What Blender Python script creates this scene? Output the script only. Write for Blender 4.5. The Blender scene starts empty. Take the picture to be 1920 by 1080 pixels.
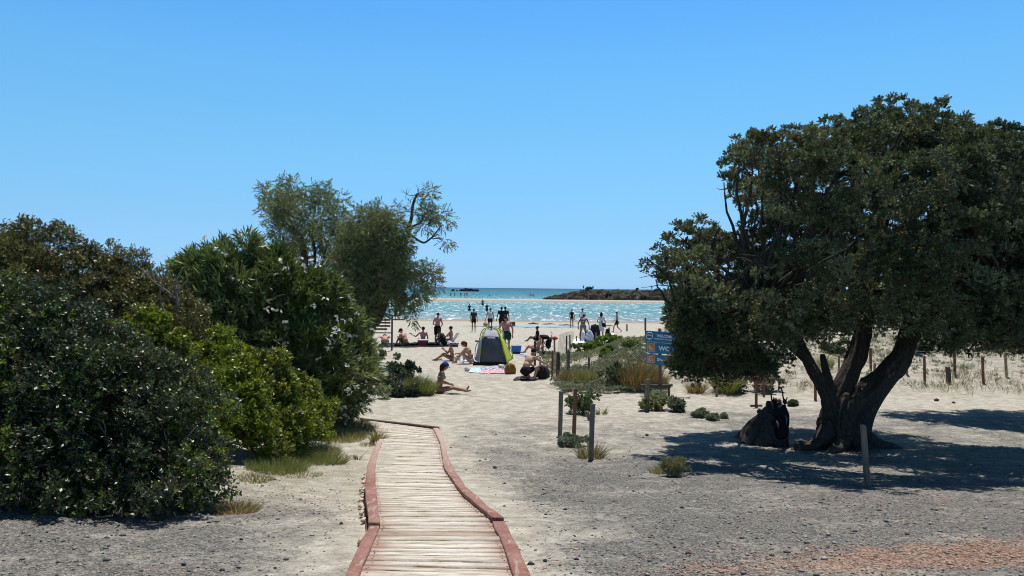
import bpy, bmesh, math, random
import numpy as np
from mathutils import Vector, Matrix
R = math.radians
S = bpy.context.scene
COL = S.collection

# ---------------------------------------------------------------- camera
F, CZ, ROLL = 1400.0, 3.6, R(0.6)          # focal length in photo pixels, camera height over the sea, camera roll
cr, sr = math.cos(ROLL), math.sin(ROLL)
cam_d = bpy.data.cameras.new('camera'); cam = bpy.data.objects.new('camera', cam_d); COL.objects.link(cam)
cam_d.sensor_width = 36; cam_d.lens = 36 * F / 1920; cam_d.clip_start = .1; cam_d.clip_end = 60000
cam.matrix_world = Matrix(((cr, -sr, 0, 0), (0, 0, -1, 0), (sr, cr, 0, CZ), (0, 0, 0, 1)))
S.camera = cam
# ---------------------------------------------------------------- light
SUN_EL, SUN_AZ = 72.0, 14.0                # azimuth: degrees to the right of straight ahead
sd = Vector((math.sin(R(SUN_AZ)) * math.cos(R(SUN_EL)), math.cos(R(SUN_AZ)) * math.cos(R(SUN_EL)), math.sin(R(SUN_EL))))
sl = bpy.data.lights.new('sun', 'SUN'); sun = bpy.data.objects.new('sun', sl); COL.objects.link(sun)
sl.energy = 4.9; sl.angle = R(.53); sl.color = (1, .965, .90)
sun.rotation_euler = sd.to_track_quat('Z', 'Y').to_euler(); sun.location = (0, 0, 50)
W = bpy.data.worlds.new('World'); S.world = W; W.use_nodes = True
nt = W.node_tree; nt.nodes.clear()
wo = nt.nodes.new('ShaderNodeOutputWorld'); bg = nt.nodes.new('ShaderNodeBackground'); sk = nt.nodes.new('ShaderNodeTexSky')
sk.sky_type = 'NISHITA'; sk.sun_disc = False; sk.sun_elevation = R(SUN_EL); sk.sun_rotation = R(SUN_AZ)
sk.altitude = 0; sk.air_density = 1.0; sk.dust_density = 0.25; sk.ozone_density = 3.0
# the clear sky of the photograph: deeper blue towards the zenith, pale blue down to the sea horizon
def _lin(c): return [((v / 255 + .055) / 1.055) ** 2.4 if v > 10 else v / 3294 for v in c]
SKY_CORR = [(0.0, (224, 218, 192), (163, 210, 251)), (.029, (219, 226, 208), (160, 211, 252)), (.085, (188, 215, 227), (148, 209, 254)),
            (.169, (157, 191, 224), (132, 205, 255)), (.269, (138, 171, 213), (116, 193, 255)), (.354, (128, 160, 204), (101, 179, 255))]
tcn = nt.nodes.new('ShaderNodeTexCoord'); sxy = nt.nodes.new('ShaderNodeSeparateXYZ'); nt.links.new(tcn.outputs['Generated'], sxy.inputs[0])
rp = nt.nodes.new('ShaderNodeValToRGB'); nt.links.new(sxy.outputs['Z'], rp.inputs[0]); el = rp.color_ramp.elements
_st = [(z, [b / a for a, b in zip(_lin(m), _lin(t))]) for z, m, t in SKY_CORR]
_tp = _st[-1][1]; _st += [(.50, [_tp[0] * .45, _tp[1] * .48, _tp[2] * .52]), (.75, [_tp[0] * .20, _tp[1] * .22, _tp[2] * .24])]
while len(el) < len(_st): el.new(.5)
for e_, (z, c_) in zip(el, _st): e_.position = z; e_.color = (*c_, 1)
mx = nt.nodes.new('ShaderNodeMix'); mx.data_type = 'RGBA'; mx.blend_type = 'MULTIPLY'; mx.inputs[0].default_value = 1.0; mx.clamp_result = False
nt.links.new(sk.outputs[0], mx.inputs[6]); nt.links.new(rp.outputs[0], mx.inputs[7])
nt.links.new(mx.outputs[2], bg.inputs[0]); nt.links.new(bg.outputs[0], wo.inputs[0])
bg.inputs[1].default_value = 0.094
S.view_settings.view_transform = 'Standard'; S.view_settings.look = 'None'
S.view_settings.exposure = 0.16; S.view_settings.gamma = 1.0
S.render.engine = 'CYCLES'; S.render.filter_size = 1.1; S.cycles.filter_width = 1.0

# ---------------------------------------------------------------- helpers
rng = np.random.default_rng(7); random.seed(7)

def ray(px, py):                            # direction with unit depth (y = 1)
    u = (px - 960) / F; v = (540 - py) / F
    return np.array([u * cr - v * sr, 1.0, u * sr + v * cr])
def at(px, py, d):
    r = ray(px, py) * d
    return np.array([r[0], r[1], r[2] + CZ])

def _h(ix, iy, seed):
    n = (ix.astype(np.int64) * 374761393 + iy.astype(np.int64) * 668265263 + seed * 1274126177) & 0xffffffff
    n = ((n ^ (n >> 13)) * 1103515245 + 12345) & 0xffffffff
    n = ((n ^ (n >> 16)) * 2246822519) & 0xffffffff
    return ((n ^ (n >> 15)) & 0xffff) / 65535.0
def vnoise(x, y, seed=0):
    x = np.asarray(x, float); y = np.asarray(y, float)
    ix = np.floor(x); iy = np.floor(y); fx = x - ix; fy = y - iy
    fx = fx * fx * (3 - 2 * fx); fy = fy * fy * (3 - 2 * fy)
    a = _h(ix, iy, seed); b = _h(ix + 1, iy, seed); c = _h(ix, iy + 1, seed); d = _h(ix + 1, iy + 1, seed)
    return (a + (b - a) * fx + (c - a) * fy + (a - b - c + d) * fx * fy) * 2 - 1
def fbm(x, y, octv=4, seed=0):
    s = 0; a = 1; t = 0
    for k in range(octv):
        s = s + a * vnoise(x * 2 ** k + 17.3 * k, y * 2 ** k - 9.1 * k, seed + k); t += a; a *= .5
    return s / t
def sst(a, b, x):
    t = np.clip((x - a) / (b - a), 0, 1); return t * t * (3 - 2 * t)

_d = np.array([-30, 0, 4.5, 6, 8.5, 11, 13, 16, 21, 30, 42, 57, 75, 83, 90, 110, 178, 191, 202, 232, 243, 262, 400])
_hh = np.array([1.5, 1.6, 1.75, 1.93, 2.3, 2.6, 2.75, 2.9, 3.05, 3.15, 3.22, 3.38, 3.53, 3.6, 3.75, 4.2, 4.2, 3.62, 3.42, 3.45, 3.62, 4.2, 6])
_dd = np.arange(-30, 400, .25); _t = np.interp(_dd, _d, _hh)
_k = np.hanning(11); _k /= _k.sum(); _ts = np.convolve(np.pad(_t, 5, 'edge'), _k, 'valid')
BWX = lambda y: np.interp(y, [0, 4.5, 7, 9, 11, 14, 15], [-.7, -.7, -.8, -1.25, -1.75, -2.3, -2.3])  # rough centre line of the boardwalk
def H(x, y):
    x = np.asarray(x, float); y = np.asarray(y, float)
    z = CZ - np.interp(y, _dd, _ts)
    # fenced dune in the middle and the bank that continues to the right
    wx = x + .5 * fbm(x * .3, y * .3, 2, 5)
    A = 0.35 * sst(1.25, 1.7, wx - .02 * (y - 22)) + .8 * sst(1.7, 4.6, wx) + .25 * sst(4, 9, wx)
    w0 = 21.2 + .6 * fbm(x * .5, 3.1, 2, 9); wid = 5.5 + 5.5 * sst(6, 10, x)
    rise = sst(w0, w0 + wid, y); back = 1 - sst(29.5 + 12 * sst(6, 12, x), 33 + 14 * sst(6, 12, x), y)
    dn = A * rise * back * (1 - sst(40, 60, x))
    z = z + dn * (1 + .18 * fbm(x * .9, y * .6, 3, 3))
    # small grassy mound on the left, beyond the oleander
    z = z + .62 * np.exp(-(((x + 3.75) / 1.25) ** 2 + ((y - 22.3) / 1.1) ** 2) ** 1.3)
    # low bank under the left shrubs
    z = z + .18 * sst(2.4, 4.4, -x) * sst(4.5, 7, y) * (1 - sst(15, 19, y))
    bw = sst(.7, 1.3, np.abs(x - BWX(y))) + sst(14.2, 15, y)
    bw = np.clip(bw, 0, 1)
    land = 1 - sst(70, 84, y)
    z = z + (.05 * fbm(x * .35, y * .35, 3, 11) + .018 * fbm(x * 2.1, y * 2.1, 2, 21)) * bw * land * sst(3, 6, y)
    beach = sst(13, 17, y) * land
    foot = fbm(x * 3.1, y * 3.1, 3, 31)
    z = z - .035 * np.clip(foot, 0, 1) * beach + .02 * np.clip(-foot, 0, 1) * beach
    z = z + (.007 * vnoise(x * 11, y * 11, 41) + .005 * vnoise(x * 23, y * 23, 42)) * bw * (1 - sst(14, 22, y))
    return z
def hz(x, y): return float(H(np.array([x]), np.array([y]))[0])
_tt = np.exp(np.linspace(np.log(2.0), np.log(300), 4000))
def G(px, py):                              # where the sight line through a photo pixel meets the ground
    r = ray(px, py); X = r[0] * _tt; Y = _tt; Z = CZ + r[2] * _tt
    below = np.nonzero(Z < H(X, Y))[0]
    i = below[0] if len(below) else len(_tt) - 1
    return np.array([X[i], Y[i], hz(X[i], Y[i])])

def link(o, parent=None):
    COL.objects.link(o)
    if parent is not None: o.parent = parent
    return o
def tag(o, label=None, cat=None, group=None, kind=None):
    if label: o['label'] = label
    if cat: o['category'] = cat
    if group: o['group'] = group
    if kind: o['kind'] = kind
    return o
def empty(name, loc=(0, 0, 0), rz=0, label=None, cat=None, group=None, kind=None):
    o = bpy.data.objects.new(name, None); link(o); o.location = loc; o.rotation_euler = (0, 0, rz); o.empty_display_size = .2
    return tag(o, label, cat, group, kind)
def mesh_np(name, V, Fq, m, parent=None, col=None, smooth=False, fl=None):
    """V (n,3); Fq (k,4) or (k,3) or list of faces; col: (n,3) colours per vertex"""
    me = bpy.data.meshes.new(name)
    V = np.asarray(V, np.float32)
    if isinstance(Fq, np.ndarray):
        k, s = Fq.shape
        me.vertices.add(len(V)); me.vertices.foreach_set('co', V.ravel())
        me.loops.add(k * s); me.loops.foreach_set('vertex_index', Fq.astype(np.int32).ravel())
        me.polygons.add(k); me.polygons.foreach_set('loop_start', np.arange(0, k * s, s, dtype=np.int32))
        try: me.polygons.foreach_set('loop_total', np.full(k, s, dtype=np.int32))
        except Exception: pass
        me.update(calc_edges=True)
    else:
        me.from_pydata([tuple(v) for v in V], [], [tuple(f) for f in Fq]); me.update()
    if col is not None:
        c = me.color_attributes.new('col', 'FLOAT_COLOR', 'POINT')
        cc = np.ones((len(V), 4), np.float32); cc[:, :3] = col; c.data.foreach_set('color', cc.ravel())
    if smooth: me.polygons.foreach_set('use_smooth', np.ones(len(me.polygons), bool))
    if m is not None: me.materials.append(m)
    o = bpy.data.objects.new(name, me); link(o, parent)
    return o

# ---- material helper
class NT:
    def __init__(s, name):
        s.m = bpy.data.materials.new(name); s.m.use_nodes = True; s.t = s.m.node_tree; s.b = s.t.nodes['Principled BSDF']; s.out = s.t.nodes['Material Output']
    def n(s, ty, **kw):
        x = s.t.nodes.new(ty)
        for k, v in kw.items(): setattr(x, k, v)
        return x
    def l(s, a, b): s.t.links.new(a, b)
    def noise(s, scale, detail=4, vec=None, rough=.55, dist=0):
        x = s.n('ShaderNodeTexNoise'); x.inputs['Scale'].default_value = scale; x.inputs['Detail'].default_value = detail
        x.inputs['Roughness'].default_value = rough; x.inputs['Distortion'].default_value = dist
        if vec is not None: s.l(vec, x.inputs['Vector'])
        return x.outputs[0]
    def ramp(s, fac, stops):
        x = s.n('ShaderNodeValToRGB'); e = x.color_ramp.elements
        while len(e) < len(stops): e.new(.5)
        for i, (p, c) in enumerate(stops):
            e[i].position = p; e[i].color = (*c, 1) if len(c) == 3 else c
        s.l(fac, x.inputs[0]); return x.outputs[0]
    def mix(s, fac, a, b, blend='MIX'):
        x = s.n('ShaderNodeMix', data_type='RGBA', blend_type=blend)
        for v, i in ((fac, 0), (a, 6), (b, 7)):
            if isinstance(v, (int, float)): x.inputs[i].default_value = v
            elif isinstance(v, tuple): x.inputs[i].default_value = (*v, 1)
            else: s.l(v, x.inputs[i])
        return x.outputs[2]
    def math(s, op, a, b=None, c=None):
        x = s.n('ShaderNodeMath', operation=op)
        for i, v in enumerate((a, b, c)):
            if v is None: continue
            if isinstance(v, (int, float)): x.inputs[i].default_value = v
            else: s.l(v, x.inputs[i])
        return x.outputs[0]
    def geo(s, k='Position'): return s.n('ShaderNodeNewGeometry').outputs[k]
    def obj(s): return s.n('ShaderNodeTexCoord').outputs['Object']
    def mapv(s, vec, scale=(1, 1, 1)):
        x = s.n('ShaderNodeMapping'); x.inputs['Scale'].default_value = scale; s.l(vec, x.inputs[0]); return x.outputs[0]
    def attr(s, name): return s.n('ShaderNodeAttribute', attribute_name=name).outputs['Color']
    def attrf(s, name): return s.n('ShaderNodeAttribute', attribute_name=name).outputs['Fac']
    def bump(s, h, strength=.5, dist=.02, normal=None):
        x = s.n('ShaderNodeBump'); x.inputs['Strength'].default_value = strength; x.inputs['Distance'].default_value = dist; s.l(h, x.inputs['Height'])
        if normal is not None: s.l(normal, x.inputs['Normal'])
        s.l(x.outputs[0], s.b.inputs['Normal']); return x.outputs[0]
    def base(s, c):
        if isinstance(c, tuple): s.b.inputs['Base Color'].default_value = (*c, 1)
        else: s.l(c, s.b.inputs['Base Color'])
    def rough(s, r, spec=.5):
        s.b.inputs['Roughness'].default_value = r; s.b.inputs['Specular IOR Level'].default_value = spec

def simple(name, c, rough=.7, var=.25, scale=6, spec=.3, bump=.2, stretch=(1, 1, 1), bdist=.01):
    t = NT(name); v = t.mapv(t.obj(), stretch); n = t.noise(scale, 5, v)
    lo = tuple(x * (1 - var) for x in c); hi = tuple(min(1, x * (1 + var)) for x in c)
    t.base(t.ramp(n, [(.3, lo), (.7, hi)])); t.rough(rough, spec)
    if bump: t.bump(t.noise(scale * 5, 3, v), bump, bdist)
    return t.m
def leafmat(name, rough=.5, spec=.4, trans=.0, tcol=(1, 1, 1)):
    t = NT(name); c = t.attr('col'); r = t.geo('Random Per Island')
    f = t.math('MULTIPLY_ADD', r, .7, .65)
    cc = t.mix(1.0, c, (1, 1, 1), 'MULTIPLY')
    v = t.n('ShaderNodeVectorMath', operation='SCALE'); t.l(cc, v.inputs[0]); t.l(f, v.inputs['Scale'])
    t.base(v.outputs[0]); t.rough(rough, spec)
    if trans > 0:
        tr = t.n('ShaderNodeBsdfTranslucent'); x = t.mix(1.0, v.outputs[0], tcol, 'MULTIPLY'); t.l(x, tr.inputs['Color'])
        ms = t.n('ShaderNodeMixShader'); ms.inputs[0].default_value = trans
        t.l(t.b.outputs[0], ms.inputs[1]); t.l(tr.outputs[0], ms.inputs[2]); t.l(ms.outputs[0], t.out.inputs[0])
    return t.m
# ---------------------------------------------------------------- ground
def ground_material():
    t = NT('sand_and_gravel'); P = t.geo()
    g = t.attrf('gravel'); lt = t.attrf('litter'); wet = t.attrf('wet'); dr = t.attrf('drygrass')
    big = t.noise(.9, 4, P); mid = t.noise(5, 4, t.mapv(P, (.8, 1.0, 1))); fine = t.noise(38, 3, P, .7); vf = t.noise(150, 2, P, .7)
    sand = t.ramp(mid, [(.3, (.32, .285, .225)), (.5, (.46, .42, .345)), (.72, (.62, .58, .50))])
    sand = t.mix(t.ramp(fine, [(.42, (0, 0, 0)), (.75, (.75, .75, .75))]), sand, (.24, .215, .175)); sand = t.mix(t.ramp(t.noise(9, 3, P, .7), [(.58, (0, 0, 0)), (.75, (.5, .5, .5))]), sand, (.25, .235, .20))
    vor = t.n('ShaderNodeTexVoronoi'); vor.inputs['Scale'].default_value = 62; t.l(P, vor.inputs['Vector'])
    grav = t.ramp(vor.outputs['Color'], [(.12, (.085, .080, .072)), (.5, (.178, .168, .152)), (.85, (.36, .335, .295))])
    grav = t.mix(t.math('MULTIPLY', vf, .5), grav, (.135, .13, .12))
    # gravel shows through the blown sand in streaks
    gm = t.math('ADD', g, t.math('MULTIPLY_ADD', t.noise(1.6, 5, t.mapv(P, (.8, 1.0, 1)), .68), 1.5, -.75))
    gm = t.math('ADD', gm, t.math('MULTIPLY_ADD', t.noise(14, 3, P, .6), 1.1, -.55))
    gm = t.ramp(gm, [(.22, (0, 0, 0)), (.82, (1, 1, 1))])
    c = t.mix(gm, sand, grav)
    ln = t.math('ADD', lt, t.math('MULTIPLY_ADD', t.noise(7, 5, t.mapv(P, (.5, 1, 1)), .7), 1.6, -.8))
    ln = t.math('ADD', ln, t.math('MULTIPLY_ADD', vf, 1.5, -.75)); lm = t.ramp(ln, [(.55, (0, 0, 0)), (.9, (.85, .85, .85))])
    c = t.mix(lm, c, t.ramp(vor.outputs['Color'], [(.2, (.16, .085, .055)), (.5, (.34, .19, .13)), (.8, (.46, .31, .23))]))
    c = t.mix(t.math('MULTIPLY', dr, t.ramp(fine, [(.35, (0, 0, 0)), (.65, (1, 1, 1))])), c, (.22, .19, .12))
    c = t.mix(wet, c, t.mix(mid, (.23, .19, .145), (.32, .27, .21)))
    t.base(c); t.rough(.9, .2)
    hgt = t.math('ADD', t.math('MULTIPLY', fine, 1.0), t.math('MULTIPLY', mid, 1.2)); hgt = t.math('ADD', hgt, t.math('MULTIPLY', t.math('MULTIPLY', vor.outputs['Distance'], gm), .8))
    t.bump(hgt, 1.0, .028)
    return t.m

def build_ground():
    ys = [-10.0]
    while ys[-1] < 5: ys.append(ys[-1] + (.25 if ys[-1] < 3 else .05))
    while ys[-1] < 320: ys.append(ys[-1] * 1.0085)
    ys = np.array(ys); n = 560
    s = np.linspace(-1, 1, n); s = s * .72 + .28 * s ** 3
    w = np.maximum(ys, 5) * 1.15 + 3 + sst(150, 300, ys) * 400
    X = s[None, :] * w[:, None]; Y = np.repeat(ys[:, None], n, 1)
    Z = H(X.ravel(), Y.ravel()); V = np.stack([X.ravel(), Y.ravel(), Z], 1)
    i = np.arange((len(ys) - 1) * n).reshape(len(ys) - 1, n)[:, :-1].ravel()
    Q = np.stack([i, i + 1, i + n + 1, i + n], 1)
    o = mesh_np('ground', V, Q, ground_material(), smooth=True); tag(o, kind='structure')
    x, y = V[:, 0], V[:, 1]
    bx = BWX(y)
    g = .80 - sst(9.5, 14.0, y + .8 * fbm(x * .3, y * .3, 2, 55)) * .34 - sst(15.0, 19, y + .8 * fbm(x * .3, y * .3, 2, 56)) * .46
    g = np.maximum(g, .62 * (1 - sst(17, 20.5, y)) * sst(1.5, 5.5, x))
    # blown sand along both sides of the boardwalk, wider further on
    near = np.exp(-np.clip(np.abs(x - bx - .15) - .55, 0, 9) ** 2 / (2 * (.24 + .022 * y) ** 2))
    g = g * (1 - near * .80)
    g = g - .7 * sst(6.3, 8.5, y) * sst(.9, 1.6, -x) * (1 - sst(8, 14, -x))
    gr = np.clip(g, 0, 1)
    lt = .80 * np.exp(-((((x - 2.7) / 2.1) ** 2 + ((y - 5.05 - .22 * (x - 2.4)) / .42) ** 2)) ** 1.3) + .28 * sst(1.5, 3.5, x) * (1 - sst(7.5, 9.5, y)) + .6 * np.exp(-(((x + 2.2) / .6) ** 2 + ((y - 4.62) / .10) ** 2)) \
        + .45 * np.exp(-(((x + 2.3) / .55) ** 2 + ((y - 7.0) / .35) ** 2)) + .30 * np.exp(-(((x - 4.6) / 1.4) ** 2 + ((y - 8.2) / .5) ** 2))
    wet = np.maximum(sst(76, 81, y) * (1 - sst(120, 130, y)), sst(185, 189, y) * (1 - sst(205, 216, y)) * .9)
    dry = .8 * np.exp(-(((x + 2.5) / .9) ** 2 + ((y - 9.3) / 2.0) ** 2)) + .75 * sst(21, 23, y) * sst(1.4, 2.2, x) * (1 - sst(33, 36, y))*np.clip(fbm(x*1.3,y*1.3,3,77)+.35,0,1)
    for nm, a in (('gravel', gr), ('litter', lt), ('wet', wet), ('drygrass', dry)):
        at_ = o.data.attributes.new(nm, 'FLOAT', 'POINT'); at_.data.foreach_set('value', np.asarray(a, np.float32))
build_ground()

def build_sea():
    t = NT('sea_water'); P = t.geo()
    sep = t.n('ShaderNodeSeparateXYZ'); t.l(P, sep.inputs[0]); y = sep.outputs['Y']
    f = t.n('ShaderNodeMapRange'); f.inputs[1].default_value = 78; f.inputs[2].default_value = 1500; t.l(y, f.inputs[0])
    lag = t.ramp(t.math('MULTIPLY', y, 1 / 400.), [(.195, (.40, .42, .38)), (.225, (.27, .36, .37)), (.27, (.12, .32, .35)), (.46, (.14, .355, .385)), (.475, (.25, .40, .38)), (.605, (.16, .38, .40)), (.66, (.04, .27, .31)), (.82, (.02, .20, .26))])
    far = t.ramp(t.math('MULTIPLY', y, 1 / 4000.), [(.10, (0.02, .20, .26)), (.25, (.014, .13, .20)), (.75, (.012, .07, .14))])
    m = t.math('GREATER_THAN', y, 400.)
    c = t.mix(m, lag, far)
    pat = t.noise(.045, 3, t.mapv(P, (1, .5, 1)), .6)
    c = t.mix(t.ramp(pat, [(.45, (0, 0, 0)), (.62, (.5, .5, .5))]), c, t.mix(1.0, c, (.62, .86, .92), 'MULTIPLY'))
    # wind ripples; sun glitter painted white on their crests, with a little white water
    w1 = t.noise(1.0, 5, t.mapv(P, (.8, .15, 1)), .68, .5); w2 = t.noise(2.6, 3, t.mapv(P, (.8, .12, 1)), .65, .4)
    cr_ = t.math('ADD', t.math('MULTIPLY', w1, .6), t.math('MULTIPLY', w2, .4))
    foam_glitter = t.ramp(cr_, [(.53, (0, 0, 0)), (.575, (1, 1, 1))])
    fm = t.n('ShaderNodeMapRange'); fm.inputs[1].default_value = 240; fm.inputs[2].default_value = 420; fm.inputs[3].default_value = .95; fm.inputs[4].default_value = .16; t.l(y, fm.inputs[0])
    c = t.mix(t.math('MULTIPLY', foam_glitter, fm.outputs[0]), c, (.82, .88, .90))
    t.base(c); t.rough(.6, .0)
    h = t.math('ADD', t.math('MULTIPLY', w1, 1.0), t.math('MULTIPLY', w2, .55))
    h = t.math('ADD', h, t.math('MULTIPLY', t.noise(7, 2, t.mapv(P, (1, .6, 1)), .6), .2))
    nb = t.bump(h, 1.0, 1.5); gl = t.n('ShaderNodeBsdfGlossy'); gl.inputs['Roughness'].default_value = .22; t.l(nb, gl.inputs['Normal'])
    ms = t.n('ShaderNodeMixShader'); ms.inputs[0].default_value = .16; t.l(t.b.outputs[0], ms.inputs[1]); t.l(gl.outputs[0], ms.inputs[2]); t.l(ms.outputs[0], t.out.inputs[0])
    xs = np.array([-30000, -3000, -400, 0, 400, 3000, 30000]); ys = np.array([74, 200, 600, 3000, 30000])
    X, Y = np.meshgrid(xs, ys); n = len(xs); V = np.stack([X.ravel(), Y.ravel(), np.zeros(X.size)], 1)
    i = (np.arange(len(ys) - 1)[:, None] * n + np.arange(n - 1)[None, :]).ravel()
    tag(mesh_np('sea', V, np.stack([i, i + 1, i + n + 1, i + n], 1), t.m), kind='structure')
build_sea()

# ---------------------------------------------------------------- boardwalk
def build_boardwalk():
    PTS = dict(
        LI=[(675.5, 1080), (712.6, 988), (708, 950), (703.7, 914), (704, 872.6), (711, 845), (717.6, 828), (710, 806), (695, 788)],
        LO=[(649, 1080), (692, 989.6), (687, 950), (684, 917), (689, 875), (698, 850), (707, 831), (700, 806), (686, 786)],
        RI=[(963, 1080), (923, 978), (893, 950), (865, 926), (832.6, 878.5), (828, 850), (825, 831), (818, 815), (812, 804)],
        RO=[(994, 1080), (945, 978), (915, 955), (874, 917), (844.5, 869.6), (836, 845), (829.6, 819), (825, 810), (821, 803)])
    def onplane(px, py, up):
        r = ray(px, py); d = 6.0
        for _ in range(40):
            x = r[0] * d; z = CZ - float(np.interp(d, _dd, _ts)) + up
            d = (z - CZ) / r[2]
        return np.array([r[0] * d, d, z])
    E = {k: np.array([onplane(*p, .09) for p in v]) for k, v in PTS.items()}
    for k in E:                                        # carry on under the camera
        a, b = E[k][0], E[k][1]; dr = (a - b) / (a[1] - b[1])
        c = a + dr * (1.6 - a[1]); c[2] = CZ - float(np.interp(1.6, _dd, _ts)) + .09; E[k] = np.vstack([c, E[k]])
    bw = empty('boardwalk', (0, 0, 0), kind='structure')
    # planks
    t = NT('weathered_planks'); P = t.geo(); ri = t.geo('Random Per Island')
    ed = t.attrf('edge'); fx = t.attrf('across')
    cmb = t.n('ShaderNodeCombineXYZ'); t.l(fx, cmb.inputs[0]); t.l(t.math('MULTIPLY', ri, 40.), cmb.inputs[2])
    sp = t.n('ShaderNodeSeparateXYZ'); t.l(P, sp.inputs[0]); t.l(sp.outputs['Y'], cmb.inputs[1])
    g = t.noise(3.0, 5, t.mapv(cmb.outputs[0], (1, 22, 1)), .65); g2 = t.noise(2, 3, t.mapv(cmb.outputs[0], (1, 3, 1)), .6)
    wood = t.ramp(g, [(.32, (.16, .12, .085)), (.42, (.42, .36, .28)), (.52, (.66, .61, .54)), (.66, (.84, .80, .74))])
    rr = t.ramp(ri, [(0, (.62, .57, .50)), (.3, (.95, .93, .90)), (.6, (.78, .74, .68)), (.85, (1, .98, .95)), (1, (.55, .48, .42))]); wood = t.mix(.9, wood, t.mix(1.0, wood, rr, 'MULTIPLY'))
    paint = t.math('ADD', ed, t.math('MULTIPLY_ADD', g, 1.1, -.55)); paint = t.math('ADD', paint, t.math('MULTIPLY_ADD', g2, .9, -.45)); paint = t.math('ADD', paint, t.math('MULTIPLY_ADD', ri, .3, -.15))
    c = t.mix(t.ramp(paint, [(.28, (0, 0, 0)), (.80, (.85, .85, .85))]), wood, t.mix(g, (.17, .07, .045), (.33, .18, .125)))
    dirt = t.noise(26, 3, P, .7); c = t.mix(t.ramp(dirt, [(.6, (0, 0, 0)), (.75, (.6, .6, .6))]), c, (.16, .12, .09))
    t.base(c); t.rough(.8, .25); t.bump(g, .5, .01); wm = t.m
    t = NT('red_edge_paint'); v = t.attr('bcol')
    P = t.geo(); g = t.noise(9, 5, t.mapv(P, (3, 1, 1)), .65); g2 = t.noise(30, 3, P, .7)
    c = t.mix(g, (.16, .062, .045), (.28, .125, .092)); c = t.mix(t.ramp(g2, [(.52, (0, 0, 0)), (.72, (.55, .55, .55))]), c, (.38, .26, .20)); c = t.mix(t.ramp(t.noise(12, 4, t.mapv(P, (6, 1, 1)), .7), [(.55, (0, 0, 0)), (.68, (.8, .8, .8))]), c, (.10, .055, .045))
    fd = t.n('ShaderNodeSeparateXYZ'); t.l(P, fd.inputs[0]); fade = t.n('ShaderNodeMapRange'); fade.inputs[1].default_value = 8.0; fade.inputs[2].default_value = 13.0; t.l(fd.outputs['Y'], fade.inputs[0])
    c = t.mix(t.math('MULTIPLY', fade.outputs[0], .75), c, (.46, .36, .30))
    c = t.mix(t.ramp(t.noise(2.3, 3, P, .6), [(.42, (0, 0, 0)), (.62, (.3, .3, .3))]), c, (.40, .25, .20))
    c = t.mix(t.ramp(t.noise(5, 5, t.mapv(P, (4, .6, 1)), .75), [(.56, (0, 0, 0)), (.62, (.6, .6, .6))]), c, (.44, .36, .30))
    t.base(c); t.rough(.75, .25); t.bump(g2, .6, .015); rm = t.m
    def curve(E_, y): return np.array([np.interp(y, E_[:, 1], E_[:, 0]), y, CZ - np.interp(y, _dd, _ts) + .09])
    LM = (E['LI'] + E['LO']) / 2; RM = (E['RI'] * .5 + E['RO'] * .5)
    r2 = random.Random(3); V = []; Fc = []; ed = []; ac = []
    yl = 1.7; yend = E['LI'][-1][1]; k = 0
    while yl < yend - .02:
        wdt = r2.choice([.07, .085, .10, .12, .15]) * (1.0 if yl < 7 else 1.05); gap = r2.choice([.010, .012, .016, .020, .034])
        wdt = min(wdt, yend - yl)
        # skew of this plank: far planks slant to the right hand end coming nearer
        def skew(y): return float(np.interp(y, [4.5, 6.2, 6.8, 8.5, 10.5, 13.2, yend], [.0, .08, -.05, -.12, -.1, -.25, E['RI'][-1][1] - yend]))
        tilt = r2.uniform(-.012, .012)
        y0, y1 = yl, yl + wdt
        a0 = curve(LM, y0); a1 = curve(LM, y1)
        b0 = curve(RM, y0 + skew(y0) + tilt); b1 = curve(RM, y1 + skew(y1) + tilt)
        lift = r2.uniform(-.007, .008); lift2 = r2.uniform(-.007, .008); NS = 14
        base = len(V)
        for j in range(NS + 1):
            f = j / NS
            p0 = a0 + (b0 - a0) * f; p1 = a1 + (b1 - a1) * f
            j0 = r2.uniform(-.0025, .0025); j1 = r2.uniform(-.0025, .0025)
            zz = lift * (1 - f) + lift2 * f - .012
            for p, jj, dz in ((p0, j0, 0), (p1, j1, 0), (p1, j1, -.03), (p0, j0, -.03)):
                V.append((p[0], p[1] + jj, p[2] + zz + dz)); e = min(f, 1 - f) * 2
                ed.append(.62 * (1 - e) ** 2.2 + float(np.interp(p[1], [4.3, 6.0, 6.6, 8.2], [.23, .12, .02, -.12]))); ac.append(f * 1.3 + k * 1.7)
        for j in range(NS):
            o = base + j * 4
            Fc += [(o, o + 1, o + 5, o + 4)[::-1], (o + 1, o + 2, o + 6, o + 5)[::-1], (o + 2, o + 3, o + 7, o + 6)[::-1], (o + 3, o, o + 4, o + 7)[::-1]]
        Fc += [(base, base + 1, base + 2, base + 3)[::-1], tuple(base + NS * 4 + q for q in (0, 1, 2, 3))]
        yl = y1 + gap; k += 1
    Fc = np.array(Fc)[:, ::-1]
    o = mesh_np('deck_planks', np.array(V), Fc, wm, bw)
    for nm, a in (('edge', ed), ('across', ac)):
        q = o.data.attributes.new(nm, 'FLOAT', 'POINT'); q.data.foreach_set('value', np.array(a, np.float32))
    # nail heads
    nv = []; nf = []; r3 = random.Random(9)
    for q in range(k):
        base = q * 15 * 4
        for j in (1, 13):
            for dd in (.3, .7):
                if r3.random() < .8:
                    a = np.array(V[base + j * 4]); b_ = np.array(V[base + j * 4 + 1]); c_ = a + (b_ - a) * dd + np.array([r3.uniform(-.01, .01), 0, .0015]); o_ = len(nv)
                    for th in range(6): nv.append(c_ + np.array([.006 * math.cos(th * 1.047), .006 * math.sin(th * 1.047), 0]))
                    nf.append(tuple(range(o_, o_ + 6)))
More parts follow.
